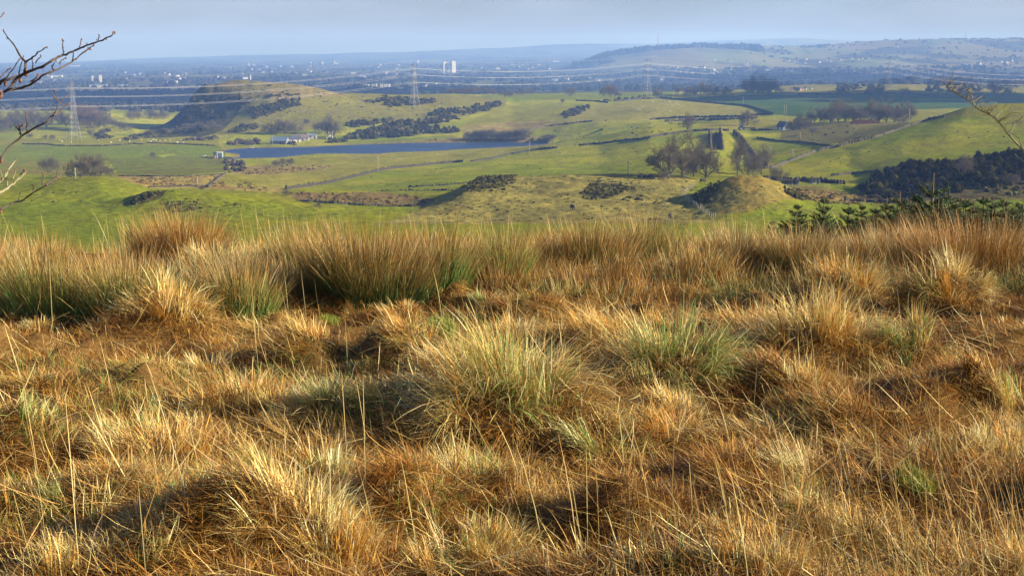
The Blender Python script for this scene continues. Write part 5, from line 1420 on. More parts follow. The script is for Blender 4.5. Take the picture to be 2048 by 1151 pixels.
# ------------------------------------------------------------------ dry-stone walls
m_stone = simple_mat("field_stone", (.050, .045, .034), .95, .55, .9, 0, .05)
m_stonel = simple_mat("pale_field_stone", (.075, .066, .048), .95, .5, .9, 0, .05)
def wall(line, lab, h=1.25, w_=.7, y0=250, y1=1900, mat=None, jag=.18, gap=.0):
    pts = []
    for (a_, b_) in zip(line[:-1], line[1:]):
        m_ = max(1, int(math.hypot(b_[0] - a_[0], b_[1] - a_[1]) / 2.2))
        for i in range(m_): pts.append(hit(a_[0] + (b_[0] - a_[0]) * i / m_, a_[1] + (b_[1] - a_[1]) * i / m_, y0, y1))
    pts.append(hit(*line[-1], y0, y1)); P = np.array(pts)
    Q = [P[0]]
    for a_, b_ in zip(P[:-1], P[1:]):
        d = np.hypot(*(b_ - a_)[:2])
        if d > 60: Q.append(None); Q.append(b_); continue
        m_ = max(1, int(d / 1.6))
        for i in range(1, m_ + 1):
            q = a_ + (b_ - a_) * i / m_; q[2] = float(ground(q[0], q[1])); Q.append(q)
    runs = []; cur = []
    for q in Q:
        if q is None: runs.append(cur); cur = []
        else: cur.append(q)
    runs.append(cur)
    mb = MB()
    for r_ in runs:
        if len(r_) < 2: continue
        V = []; n = len(r_)
        for i, q in enumerate(r_):
            t_ = r_[min(i + 1, n - 1)] - r_[max(i - 1, 0)]; nrm = np.array((-t_[1], t_[0], 0)); nrm /= np.linalg.norm(nrm) + 1e-9
            hh = h * (1 + rng.normal(0, jag)); hh = max(.25, hh)
            if gap and rng.random() < gap: hh *= .3
            for (s, z_) in ((-w_ / 2, -.4), (-w_ * .36, hh * .9), (0, hh), (w_ * .36, hh * .92), (w_ / 2, -.4)):
                V.append(q + nrm * (s + rng.normal(0, .05)) + np.array((0, 0, z_)))
        Fs = [(i * 5 + k, (i + 1) * 5 + k, (i + 1) * 5 + k + 1, i * 5 + k + 1) for i in range(n - 1) for k in range(4)]
        Fs += [(0, 1, 2, 3, 4), tuple((n - 1) * 5 + k for k in (4, 3, 2, 1, 0))]
        mb.add(V, Fs)
    if not mb.v: return
    return tag(link("stone_wall", mb.mesh("stone_wall", mat or m_stone)), lab, "stone wall", "dry-stone walls")
wall([(572, 379), (609, 374), (662, 366), (718, 352), (754, 343), (784, 337), (830, 333), (876, 328), (926, 324)], "long drystone wall rising across the fields from the bog below the loch", 1.3, .8, 400)
wall([(941, 324), (982, 318), (1020, 309), (1028, 308), (1074, 300), (1114, 296)], "broken wall in the ochre grass below the end of the loch", 1.2, .8, 450)
wall([(1157, 292), (1216, 286), (1254, 281), (1282, 280), (1309, 274), (1354, 267), (1389, 263), (1444, 260)], "wall climbing from the green mound to the head of the sunken track", 1.3, .8, 600)
wall([(1053, 262), (1089, 254), (1127, 249), (1162, 245), (1185, 243)], "pale wall along the foot of the sheep field near the willows", 1.2, .8, 900, mat=m_stonel)
wall([(1301, 240), (1358, 236), (1417, 235), (1475, 234), (1538, 229)], "upper one of two parallel dark walls under the sheep field", 1.7, 1.0, 900)
wall([(1329, 244), (1374, 242), (1456, 240), (1505, 237)], "lower one of two parallel dark walls under the sheep field", 1.9, 1.0, 850)
wall([(1228, 204), (1292, 198), (1330, 197), (1354, 200), (1417, 206), (1485, 212), (1505, 216), (1530, 225), (1545, 230)], "dark wall between the sheep field and the shaded field", 2.0, 1.2, 1050)
wall([(1528, 338), (1543, 337), (1579, 324), (1630, 304), (1685, 291), (1744, 277), (1782, 265), (1823, 251), (1858, 240), (1889, 234)], "long pale diagonal wall up the right-hand slope", 1.15, .9, 400, mat=m_stonel)
wall([(1514, 277), (1560, 283), (1604, 286), (1650, 292), (1678, 294)], "dark wall under the brown rough ground, meeting the diagonal wall", 1.0, .8, 450)
wall([(1526, 360), (1583, 363), (1624, 363), (1651, 366), (1690, 369)], "dark broken wall beside the low grey shed", 1.5, .8, 412, 700)
wall([(236, 352), (305, 353), (368, 353), (447, 348)], "low dark wall along the top of the brown bog", .5, .7, 430)
wall([(297, 375), (381, 373), (416, 375)], "low dark wall along the bottom of the brown bog", .5, .7, 385)
wall([(452, 347), (436, 358), (416, 375)], "grey tumbled wall dropping from the evergreen block", .8, .7, 385, mat=m_stonel)
wall([(817, 374), (868, 372), (932, 367)], "line of dark stones in the green field behind the rough plateau", .7, .7, 450, 800, gap=.4)
wall([(754, 382), (820, 381), (906, 381)], "low bank of dark stones along the top of the boggy strip", .45, .7, 430, 800, gap=.4, jag=.5)
wall([(594, 401), (652, 406), (729, 411), (830, 413)], "dark tumbled stones along the bottom of the boggy strip", .5, .9, 350, 700, gap=.25, jag=.5)
wall([(1152, 202), (1190, 203), (1216, 206)], "short dark wall on the crest left of the sheep", 1.6, 1.0, 1100)
wall([(1640, 197), (1760, 186), (1830, 190), (1900, 198)], "dark field wall on the far side of the shaded field", 1.6, 1.2, 1300, 2200)
wall([(1662, 352), (1700, 348), (1752, 344)], "tumbled bank of pale stones next to the huge gorse bank", .8, 1.0, 430, 700, mat=m_stonel)
wall([(1690, 402), (1760, 405), (1800, 406)], "low dark dyke along the foot of the green field by the spruces", .7, .7, 285, 400)

# ------------------------------------------------------------------ fences
m_rail = simple_mat("fence_timber", (.46, .41, .33), .9, .2, 4)
m_wire = simple_mat("fence_wire", (.3, .3, .3), .5, .1, 4, .6)
def fence(line, n, h, lab, y0=250, y1=1600, r_=.06, wires=True):
    pts = []
    L_ = [math.hypot(b_[0] - a_[0], b_[1] - a_[1]) for a_, b_ in zip(line[:-1], line[1:])]; tot = sum(L_)
    for i in range(n):
        d = tot * i / (n - 1); k = 0
        while k < len(L_) - 1 and d > L_[k]: d -= L_[k]; k += 1
        f = min(1, d / L_[k]); a_, b_ = line[k], line[k + 1]
        pts.append(hit(a_[0] + (b_[0] - a_[0]) * f, a_[1] + (b_[1] - a_[1]) * f, y0, y1))
    e = link("fence", None, loc=pts[0]); o = np.array(pts[0])
    for q in pts:
        q = np.array(q) - o; hh = h * rng.uniform(.85, 1.1); mb = MB()
        mb.tube([q - np.array((0, 0, .3)), q + np.array((rng.normal(0, .04), rng.normal(0, .04), hh))], [r_ * 1.1, r_], 5)
        link("post", mb.mesh("post", m_rail), e)
    if wires:
        mb = MB()
        for f in (.35, .65, .9): 
            for a_, b_ in zip(pts[:-1], pts[1:]):
                if np.hypot(*(np.array(b_) - np.array(a_))[:2]) < 40: mb.tube([np.array(a_) - o + np.array((0, 0, h * f)), np.array(b_) - o + np.array((0, 0, h * f))], .012, 3, cap=False)
        if mb.v: link("wire", mb.mesh("wire", m_wire), e)
    return tag(e, lab, "fence", "fences")
fence([(1388, 374), (1373, 382), (1367, 392), (1374, 400), (1384, 408), (1397, 417), (1413, 428), (1430, 442)], 24, 1.25, "post and wire fence curving down between the rough plateau and the orange knoll", 290, 420, .075)
fence([(498, 318), (560, 318), (602, 312), (640, 309), (700, 309), (757, 309), (800, 306), (860, 304)], 24, 1.2, "line of fence posts along the near shore of the loch", 860, 1100, .09)
fence([(1000, 296), (1060, 294), (1140, 291), (1200, 288)], 12, 1.2, "sparse fence posts beyond the end of the loch", 700, 1100, .09)
fence([(1560, 378), (1600, 372), (1640, 376), (1660, 374)], 9, 1.2, "short fence beside the low grey shed", 380, 600, .06)

# ------------------------------------------------------------------ buildings
m_white = simple_mat("white_render", (.62, .60, .57), .8, .06, .4)
m_faded = simple_mat('pale_harling', (.46, .45, .42), .85, .06, .4); m_faded2 = simple_mat('buff_harling', (.36, .32, .26), .85, .06, .4)
m_cream = simple_mat("cream_render", (.62, .56, .45), .8, .1, .4)
m_slate = simple_mat("slate_roof", (.085, .09, .11), .7, .2, .8)
m_greyroof = simple_mat("grey_sheet_roof", (.30, .36, .42), .5, .15, .3, .1)
m_brick = simple_mat("red_brick", (.26, .15, .11), .9, .2, 1.0)
m_dark = simple_mat("dark_opening", (.02, .022, .026), .4, .1)
m_glass = simple_mat("window_glass", (.05, .06, .075), .12, .1, 1, 0, .6)
def gable(mb, L_, W_, hw, hr, mi_w=0):
    x, y = L_ / 2, W_ / 2
    V = [(-x, -y, -1), (x, -y, -1), (x, y, -1), (-x, y, -1), (-x, -y, hw), (x, -y, hw), (x, y, hw), (-x, y, hw), (-x, 0, hw + hr), (x, 0, hw + hr)]
    mb.add(V, [(0, 1, 5, 4), (2, 3, 7, 6), (1, 2, 6, 9, 5), (3, 0, 4, 8, 7)], mi_w)
def roof_slab(mb, L_, W_, hw, hr, ov=.35, th=.18, mi=0):
    x = L_ / 2 + ov; y = W_ / 2
    sl = hr / y
    for s in (-1, 1):
        e0 = (s * (y + ov), hw - sl * ov + .02)
        V = [(-x, e0[0], e0[1]), (x, e0[0], e0[1]), (x, 0, hw + hr + .02), (-x, 0, hw + hr + .02)]
        V += [(a_, b_, c_ + th) for a_, b_, c_ in V]
        mb.add(V, [(0, 1, 2, 3), (4, 7, 6, 5), (0, 4, 5, 1), (1, 5, 6, 2), (2, 6, 7, 3), (3, 7, 4, 0)], mi)
def house(p, L_, W_, hw, hr, rz, lab, group=None, wmat=None, rmat=None, name="house", cat="house", detail=True, chim=True):
    if not detail:
        mb = MB(); gable(mb, L_, W_, hw, hr); roof_slab(mb, L_, W_, hw, hr, .3, .2, 1)
        if chim: mb.box((L_ * .4, 0, hw + hr + .4), (.8, .6, 1.3), 0, 0)
        return tag(link(name, mb.mesh(name, [wmat or m_white, rmat or m_slate]), loc=p, rotz=rz), lab, cat, group)
    e = link(name, None, loc=p, rotz=rz)
    mb = MB(); gable(mb, L_, W_, hw, hr); link("wall", mb.mesh("wall", wmat or m_white), e)
    mb = MB(); roof_slab(mb, L_, W_, hw, hr); ro = link("roof", mb.mesh("roof", rmat or m_slate), e)
    if chim:
        mb = MB(); mb.box((L_ * .42, 0, hw + hr + .35), (.7, .6, 1.3)); mb.tube([(L_ * .42, 0, hw + hr + 1), (L_ * .42, 0, hw + hr + 1.35)], .14, 6); link("chimney", mb.mesh("chimney", wmat or m_white), ro)
    n = max(2, int(L_ / 3.2))
    for k in range(n):
        xk = -L_ / 2 + L_ * (k + .5) / n
        mb = MB()
        if k == n // 2:
            mb.box((xk, -W_ / 2 - .02, 1.0), (.95, .08, 2.0)); link("door", mb.mesh("door", m_dark), e)
        else:
            mb.box((xk, -W_ / 2 - .02, hw * .55), (1.1, .08, 1.1)); wn = link("window", mb.mesh("window", m_glass), e)
            mb = MB(); mb.box((xk, -W_ / 2 - .06, hw * .55 - .62), (1.3, .18, .1)); link("sill", mb.mesh("sill", m_cream), wn)
    mb = MB(); mb.box((L_ / 2 + .02, 0, hw * .55), (.08, 1.0, 1.1)); link("window", mb.mesh("window", m_glass), e)
    return tag(e, lab, cat, group)
# loch farm
p = hit(560, 287.5, 1040, 1300); house(p, 13.5, 8.0, 2.5, 3.0, -.18, "long low barn with a blue-grey sheet roof on the loch shore", wmat=simple_mat("pale_blue_render", (.17, .20, .24), .8, .08), rmat=simple_mat('blue_grey_sheet', (.15, .20, .26), .7, .15, .3), name="barn", cat="barn", chim=False)
p = hit(590, 284, 1040, 1300); house(p, 9, 7, 2.6, 2.6, .25, "farm outbuilding with a dark slate roof between barn and cottage", wmat=m_cream, name="outbuilding", cat="outbuilding", chim=False)
p = hit(606, 281, 1040, 1300); house(p, 10, 6.5, 2.7, 2.6, .1, "white farm cottage with a brownish roof on the loch shore", wmat=m_faded, rmat=simple_mat("brown_tile", (.20, .15, .13), .8, .2), name="cottage", cat="cottage")
p = hit(626, 277, 1040, 1300); house(p, 6.5, 5, 3.0, .9, .05, "whitish box-shaped shed at the tree end of the loch farm", wmat=simple_mat("weathered_white", (.60, .55, .50), .8, .2), rmat=m_greyroof, name="shed", cat="shed", chim=False)
# cottage on the right
p = hit(1566, 259, 700, 1100); house(p, 7.0, 5.2, 2.0, 3.1, -1.05, "small steep-roofed cottage with a white gable on the brown crest", name="cottage", cat="cottage")
# pump house at the end of the loch
p = hit(437, 316, 850, 1100)
e = link("pump_house", None, loc=p, rotz=.15)
m_teal = simple_mat("pale_green_paint", (.60, .70, .66), .7, .1)
mb = MB(); mb.box((-2.2, 0, 1.6), (2.6, 3.2, 4.2)); link("wall", mb.mesh("wall", m_slate), e)
mb = MB(); mb.box((1.0, 0, 4.1), (4.4, 2.8, .45)); mb.box((-.9, 0, 2.0), (.5, 2.6, 4.0)); mb.box((2.9, 0, 2.0), (.5, 2.6, 4.0)); mb.box((1.0, 1.3, 1.6), (3.4, .2, 3.0)); link("frame", mb.mesh("frame", m_teal), e)
mb = MB(); mb.box((-2.2, 0, 3.85), (3.0, 3.6, .3)); link("roof", mb.mesh("roof", m_dark), e)
mb = MB(); mb.box((-2.0, -1.64, .9), (1.0, .1, 2.0)); link("door", mb.mesh("door", simple_mat("faded_red_door", (.55, .25, .20), .7, .1)), e)
tag(e, "small dark pump house with a pale green frame at the tip of the loch", "pump house")
mb = MB()
for k in range(60):
    x_, y_ = rng.uniform(-11, 9), rng.uniform(-3, 4); mb.ball((x_, y_, rng.uniform(-.3, .35)), rng.uniform(.35, .9, 3), 6, 4)
tag(link("rubble_bank", mb.mesh("rubble_bank", m_stone), loc=p), "bank of dark rubble round the pump house", "rubble")
for (u, v, rz, lab) in [(407, 313, .3, "upturned white dinghy lying beside the pump house rubble"), (502, 297, .2, "white rowing boat on the shore below the dark shrub"), (512, 297, -.3, "white rowing boat drawn up next to another boat")]:
    p = hit(u, v, 850, 1100); e = link("rowing_boat", None, loc=(p[0], p[1], p[2] + .25), rotz=rz)
    V = []; n = 9
    for i in range(n):
        t_ = i / (n - 1) * 2 - 1; w_ = .8 * (1 - abs(t_) ** 2.4) + .03; x_ = t_ * 2.2; sh = .15 * t_ * t_
        V += [(x_, -w_, .45 + sh), (x_, -w_ * .6, 0), (x_, w_ * .6, 0), (x_, w_, .45 + sh)]
    mb = MB(); mb.add(V, [(i * 4 + k, (i + 1) * 4 + k, (i + 1) * 4 + k + 1, i * 4 + k + 1) for i in range(n - 1) for k in range(3)]); link("hull", mb.mesh("hull", m_white, True), e)
    mb = MB(); mb.box((0, 0, .36), (.3, 1.4, .05)); mb.box((-1.0, 0, .36), (.3, 1.1, .05)); link("seat", mb.mesh("seat", m_wood), e)
    tag(e, lab, "boat", "rowing boats by the loch")
# sheds beyond the knoll
p = hit(1580, 369, 412, 700); house(p, 5.4, 2.6, 1.25, .35, -.1, "low flat grey shed beyond the orange knoll", wmat=simple_mat("grey_block", (.16, .165, .16), .9, .2), rmat=m_stone, name="shed", cat="shed", chim=False)
p = hit(1629, 367, 412, 700); house(p, 2.9, 2.2, 1.45, .3, .2, "small pale box shed against the dark broken wall", wmat=simple_mat("pale_block", (.24, .24, .23), .9, .2), rmat=m_stone, name="shed", cat="shed", chim=False)
# tractor and the yard clutter beside the cottage
m_navy = simple_mat("navy_paint", (.025, .035, .07), .4, .2, 1, .1, .5); m_tyre = simple_mat("tyre", (.02, .02, .02), .9, .2)
p = hit(1484, 260, 700, 1100); e = link("tractor", None, loc=p, rotz=.2, scale=1.15)
mb = MB(); mb.box((1.2, 0, 1.25), (2.2, .9, .8)); mb.box((0, 0, .85), (3.6, .7, .4)); mb.box((2.35, 0, 1.1), (.15, .8, .5)); mb.tube([(1.6, .3, 1.6), (1.6, .3, 2.5)], .05, 6); link("body", mb.mesh("body", m_navy), e)
mb = MB(); mb.box((-.5, 0, 2.75), (1.6, 1.5, .15)); [mb.box((-.5 + sx * .72, sy * .68, 1.9), (.1, .1, 1.7)) for sx in (-1, 1) for sy in (-1, 1)]; cb = link("cab", mb.mesh("cab", m_navy), e)
mb = MB(); mb.box((-.5, 0, 1.95), (1.3, 1.28, 1.4)); link("window", mb.mesh("window", m_glass), cb)
for (x_, r_, w_) in ((-1.1, .85, .45), (1.5, .55, .3)):
    for s in (-1, 1):
        mb = MB(); mb.tube([(x_, s * .75 - w_ / 2 * s, r_), (x_, s * .75 + w_ / 2 * s, r_)], r_, 16); wl = link("wheel", mb.mesh("wheel", m_tyre), e)
        mb = MB(); mb.tube([(x_, s * .75, r_), (x_, s * (.78 + w_ / 2), r_)], r_ * .5, 12); link("rim", mb.mesh("rim", m_greyroof), wl)
tag(e, "dark navy tractor with a cab standing at the head of the slanting hedge", "tractor")
p = hit(1502, 260, 700, 1100); e = link("farm_trailer", None, loc=p, rotz=.15)
mb = MB(); mb.box((0, 0, .95), (5.5, 2.0, .2)); mb.box((0, .95, 1.3), (5.5, .1, .6)); mb.box((2.7, 0, 1.3), (.1, 1.9, .6)); mb.tube([(-2.7, 0, .9), (-4.0, 0, .6)], .08, 6); link("body", mb.mesh("body", m_dark), e)
for x_ in (.4, 1.4):
    for s in (-1, 1): mb = MB(); mb.tube([(x_, s * .8, .42), (x_, s * 1.1, .42)], .42, 12); link("wheel", mb.mesh("wheel", m_tyre), e)
tag(e, "low dark farm trailer between the tractor and the cottage", "trailer")
for k, (u, v, m_, lab, sx) in enumerate([(1520, 261, m_stone, "dark heap of stones and scrap between the trailer and the cottage", 6), (1536, 261, m_dark, "dark heap of scrap next to the cottage", 4), (1452, 262, m_stone, "small dark heap above the sunken track", 2.2)]):
    p = hit(u, v, 700, 1100); mb = MB()
    for q in range(26): mb.ball((rng.normal(0, sx * .4), rng.normal(0, 1.0), rng.uniform(.1, 1.0)), rng.uniform(.3, .8, 3), 6, 4)
    tag(link("rubble_heap", mb.mesh("rubble_heap", m_), loc=p), lab, "rubble")
# red-brown log pile under the crest trees
p = hit(1733, 247.5, 700, 900); e = None
mb = MB()
for row_ in range(5):
    for k in range(26 - row_ * 2):
        x_ = -9.5 + row_ * .36 + k * .72 + rng.normal(0, .05); mb.tube([(x_, -1.5 + rng.normal(0, .1), .35 + row_ * .42), (x_, 1.5, .35 + row_ * .42)], .3, 8)
tag(link("log_pile", mb.mesh("log_pile", simple_mat("red_brown_logs", (.22, .085, .05), .9, .4, .8)), loc=p), "long red-brown log pile under the crest trees", "log pile")

# tower blocks: shaft, roof house, window bands
m_win = simple_mat("window_band", (.22, .24, .27), .35, .1)
m_conc = simple_mat("pale_concrete", (.52, .50, .47), .8, .06, .05)
m_conc2 = simple_mat("grey_concrete", (.30, .30, .31), .8, .06, .05)
def tower(u, vb, vt, wpx, Y, rz, lab, group=None, mats=None, detail=True):
    p = at(u, Y); zt = z_at_row(Y, vt); H = zt - p[2]; w_ = wpx * Y / F * .80
    e = link("tower_block", None, loc=(p[0], p[1], p[2] - 3), rotz=rz); H += 3
    mb = MB(); mb.box((0, 0, H * .48), (w_, w_ * .8, H * .96)); link("shaft", mb.mesh("shaft", mats or m_conc), e)
    mb = MB(); mb.box((0, 0, H * .98), (w_ * .5, w_ * .4, H * .06)); link("roof_house", mb.mesh("roof_house", m_conc2), e)
    if detail:
        for s in (-1, 1):
            mb = MB(); n = 18
            for k in range(n): mb.box((s * w_ * .24, -w_ * .4 - .1, H * (.06 + .88 * (k + .5) / n)), (w_ * .36, .5, H * .02)); mb.box((w_ / 2 + .1, s * w_ * .2, H * (.06 + .88 * (k + .5) / n)), (.5, w_ * .24, H * .018))
            link("window_band", mb.mesh("window_band", m_win), e)
    return tag(e, lab, "tower block", group)
tower(889, 144, 124, 10, 5900, .62, "left one of the two big tower blocks on the plain, slightly shorter")
tower(906, 143, 122, 11, 5900, .62, "right one of the two big tower blocks on the plain, taller")
tower(186, 168, 152, 6, 4150, .5, "shorter tower block of the pale pair above the first pylon", mats=m_cream)
tower(201, 168, 150, 7, 4150, .5, "taller tower block of the pale pair above the first pylon", mats=m_cream)
for (u, vt, vb, w_, Y, lab) in [(498, 127, 134, 3, 8600, "faint white tower block of a small pair above the crag hill, crag side"), (508, 128, 134, 3, 8600, "faint white tower block of a small pair above the crag hill, hill side"),
 (622, 124, 132, 3.2, 9000, "thin pale tower block standing alone on the far plain"), (645, 124, 132, 3.6, 9000, "pale tower block next to the far church spire"), (836, 121, 127, 3, 9200, "tiny white tower block right of the second pylon's peak")]:
    tower(u, vb, vt, w_, Y, .5, lab, None, None, False)
for k, u in enumerate([721, 727, 733, 738, 745, 749, 753, 762, 765, 770, 774, 779]):
    h = [3.5, 4.5, 4, 5, 6, 6.5, 6.5, 6, 5, 7, 5, 4][k]
    p = at(u, 3500); zt = z_at_row(3500, 178 - h); w_ = 3.0 * 3500 / F
    H = max(9.0, zt - p[2])
    mb = MB(); mb.box((0, 0, H / 2), (w_, w_, H)); mb.box((0, 0, H + .4), (w_ * 1.1, w_ * 1.1, .8), 0, 1)
    tag(link("block_of_flats", mb.mesh("block_of_flats", [m_white, m_slate]), loc=p, rotz=.3), "small white block in the row of flats behind the grassy hill", "flats", "row of white flats behind the grassy hill")
p = at(669, 9000); zt = z_at_row(9000, 120); mb = MB(); H = zt - p[2]
mb.box((0, 0, H * .3), (9, 9, H * .6)); mb.add([(-4.5, -4.5, H * .6), (4.5, -4.5, H * .6), (4.5, 4.5, H * .6), (-4.5, 4.5, H * .6), (0, 0, H)], [(0, 1, 4), (1, 2, 4), (2, 3, 4), (3, 0, 4)]); mb.box((14, 0, H * .15), (26, 12, H * .3))
tag(link("church", mb.mesh("church", m_conc), loc=p, rotz=.3), "far white church with a thin spire on the plain", "church")
for (u, vt, Y, lab, base) in [(1316, 63, 6150, "tall slender radio mast on the wooded far hill", None), (1931, 62, 7500, "short radio mast on the far moorland ridge", None), (501, 150, 4300, "thin white chimney beside the crag summit on the plain", 1), (219, 137, 8000, "tiny pale spire above the pair of cream towers", 1)]:
    p = at(u, Y); H = z_at_row(Y, vt) - p[2]; mb = MB()
    if base: mb.tube([(0, 0, -2), (0, 0, H)], [2.6, 1.6], 9)
    else:
        lattice(mb, 0, H * .9, 2.0, 1.0, 14, 1.0); mb.tube([(0, 0, H * .55), (0, 0, H)], [1.0, .6], 6); mb.tube([(0, 0, H * .18), (0, 0, H * .25)], [2.4, 2.4], 8)
    tag(link("radio_mast" if not base else "chimney_stack", mb.mesh("mast", m_white if base else m_steel), loc=p), lab, "mast" if not base else "chimney")

# villages: every house we can see, placed street by street
def village(spots, lab, group, ymin=1850, ymax=9000, size=7.0, mats=None, Y=None, jit_=True):
    for (u, v) in spots:
        p = hit(u, v, ymin, ymax) if Y is None else at(u, Y)
        s = size * rng.uniform(.8, 1.35)
        house(p, s * rng.uniform(1.0, 1.6), s * .75, s * rng.uniform(.42, .6), s * .3, rng.uniform(0, 3.14), lab, group, (mats or [m_faded, m_faded, m_faded2])[rng.integers(0, len(mats) if mats else 3)], None, "house", "house", False)
def scat(u0, u1, v0, v1, n): return [(rng.uniform(u0, u1), rng.uniform(v0, v1)) for _ in range(n)]
village(scat(1576, 1616, 119, 129, 15), "small white house in the cluster on the far hillside, above the cable", "white houses in the hillside cluster", 4600)
village([(1635 + 6.2 * k + rng.uniform(-2, 2), 125 - .5 * k + rng.uniform(-1, 1)) for k in range(18)], "white house in the long bright street on the far hillside", "white houses of the bright street", 4600)
village(scat(1655, 1695, 99, 116, 9), "pale house above the long bright street", "pale houses above the bright street", 4600)
village([(1487, 129), (1491, 131), (1496, 132), (1499, 131), (1494, 128), (1455, 123), (1460, 125), (1430, 120)], "white house on the slope under the pine wood", "white houses under the pine wood", 4200, 7400)
village([(1528 + 5.6 * k, 141 + rng.uniform(-.7, .7)) for k in range(13)], "white house in the low bright row on the plain right of the third pylon", "white houses in the low bright row", 3500, 6500)
village(scat(1664, 1728, 138, 144, 14), "white house in the village behind the topmost cables", "white houses behind the topmost cables", 3500, 6500)
village([(1098, 168), (1104, 166), (1108, 163), (1112, 162), (1131, 161), (1134, 160), (1128, 159)], "white villa among trees left of the third pylon", "white villas among trees", 2300, 5000, 9)
village([(1177, 157), (1181, 160), (1196, 162), (1203, 168), (1276, 153), (1281, 154)], "pale house among trees behind the third pylon's cables", "pale houses behind the cables", 2300, 5500, 8)
village([(1308, 156), (1315, 160), (1321, 161), (1326, 158), (1330, 160)], "white house beside the third pylon", "white houses beside the third pylon", 2300, 5500, 9)
village([(1409, 158), (1463, 158), (1470, 158), (1466, 162)], "bright white villa above the dark stand of trees", "bright villas above the dark stand", 2300, 4500, 10)
village([(1800 + 6 * k, 150 + 3 * math.sin(k)) for k in range(14)], "grey-roofed house in the dark town row at the foot of the far fields", "houses in the dark town row", 3300, 6500, 9, [m_cream, m_greyroof, m_brick])
village([(1957, 130), (1970, 126), (1973, 130), (1983, 127), (2003, 125), (2013, 127), (2022, 123), (2032, 127)], "glinting white house on the far fields near the photo's edge", "glinting houses near the edge", 3800, 7000, 10)
village([(845, 170), (851, 173), (857, 171), (862, 175), (869, 174), (872, 169), (872, 177), (848, 176)], "white house behind the second pylon", "white houses behind the second pylon", 2000, 4500, 8)
village([(268, 219), (296, 222), (301, 221), (305, 223), (309, 220)], "white farmhouse in the trees left of the crag", "white farmhouses left of the crag", 2000, 3000, 4.5)
village([(1811, 90), (1815, 89), (1820, 90), (1825, 91), (1795, 95)], "pale house high on the far moorland", "pale houses high on the moor", 5500, 9000, 11)
village([(1583, 181), (1590, 180), (1597, 182), (1604, 181), (1609, 180), (1622, 179)], "brick farm building with a reddish front beyond the shaded field", "brick farm buildings", 1700, 2600, 5, [m_brick, m_cream])
village(scat(1020, 1065, 124, 131, 12), "pale house on the low wooded shoulder of the far hill", "pale houses on the wooded shoulder", 4800, 7500, 9)
village(scat(230, 380, 146, 160, 14), "tiny pale house on the hazy plain between pylon and crag", "tiny houses between pylon and crag", 4000, 7500, 9)
village(scat(410, 560, 134, 160, 16), "tiny pale house on the hazy plain above the crag hill", "tiny houses above the crag hill", 4400, 8500, 10)
village(scat(560, 830, 128, 152, 26), "tiny pale house in the hazy suburbs left of the second pylon", "tiny houses in the hazy suburbs", 4400, 9000, 10)
village(scat(930, 1100, 130, 142, 10), "tiny pale house on the hazy plain right of the tower blocks", "tiny houses right of the tower blocks", 4400, 9000, 10)
village(scat(0, 130, 150, 176, 10), "tiny pale house on the hazy plain behind the near branches", "tiny houses behind the near branches", 3200, 7000, 9)
village(scat(1340, 1480, 136, 150, 12), "tiny house on the wooded slope under the far hill", "tiny houses on the wooded slope", 3200, 6500, 9)
village(scat(740, 800, 124, 134, 8), "orange-tinted brick house on the far plain", "orange brick houses on the far plain", 6500, 9000, 12, [m_brick])
for (u, v, L_, lab) in [(187, 175, 20, "short white warehouse on the plain above the first pylon"), (203, 175, 30, "long white warehouse on the plain above the first pylon"), (246, 175, 26, "lone long white warehouse on the plain between pylon and crag"), (110, 154, 60, "long pale warehouse roof behind the near branches"), (150, 133, 60, "faint white warehouse under the far ridge"), (1113, 124, 40, "long grey-white building on the wooded shoulder of the far hill"), (708, 148, 24, "white shed among the woods on the plain"), (895, 145, 60, "low white building at the foot of the big tower blocks"), (725, 156, 22, "small white works on the plain left of the second pylon"), (345, 166, 30, "pale works beside the crag's shoulder on the plain")]:
    p = hit(u, v, 3000, 12500); house(p, L_, 14, 6, 1.5, .1, lab, None, m_white, m_greyroof, "warehouse", "warehouse", False, False)

# ------------------------------------------------------------------ animals
def quadruped(L_, Hs, fat, mat, head_dark=None, name="sheep"):
    """body, neck, head and jointed legs as one skin"""
    mb = MB(); hb = Hs * .55
    P = np.array([(-L_ * .46, 0, Hs * .74), (-L_ * .38, 0, Hs * .76), (-L_ * .15, 0, Hs * .73), (L_ * .12, 0, Hs * .71), (L_ * .32, 0, Hs * .74), (L_ * .42, 0, Hs * .80)])
    mb.tube(P, np.array([.10, .22, .27, .29, .25, .13]) * Hs * fat, 10)
    hl = [(L_ * .38, 0, Hs * .80), (L_ * .50, 0, Hs * .74), (L_ * .60, 0, Hs * .50), (L_ * .68, 0, Hs * .36)]
    mb.tube(hl, np.array([.13, .10, .085, .05]) * Hs, 8)
    for s in (-1, 1): mb.ball((L_ * .57, s * .09 * Hs, Hs * .60), (.03 * Hs, .06 * Hs, .03 * Hs), 6, 4)
    for (x_, fr) in ((L_ * .28, 1), (-L_ * .34, 0)):
        for s in (-1, 1):
            y_ = s * .13 * Hs * fat; k = .05 * L_
            J = [(x_, y_, Hs * .62), (x_ + (k if not fr else 0), y_, Hs * .42), (x_ - (k if not fr else -.3 * k), y_, Hs * .24), (x_, y_, 0)]
            mb.tube(J, np.array([.10, .07, .045, .035]) * Hs, 6)
    mb.tube([(-L_ * .46, 0, Hs * .76), (-L_ * .52, 0, Hs * .45)], [.04 * Hs, .02 * Hs], 5)
    return mb.mesh(name, mat, True)
m_wool = simple_mat("wool", (.66, .62, .53), .95, .12, 6)
SH = [quadruped(1.15, .85, 1.25, m_wool), quadruped(1.05, .8, 1.3, m_wool)]
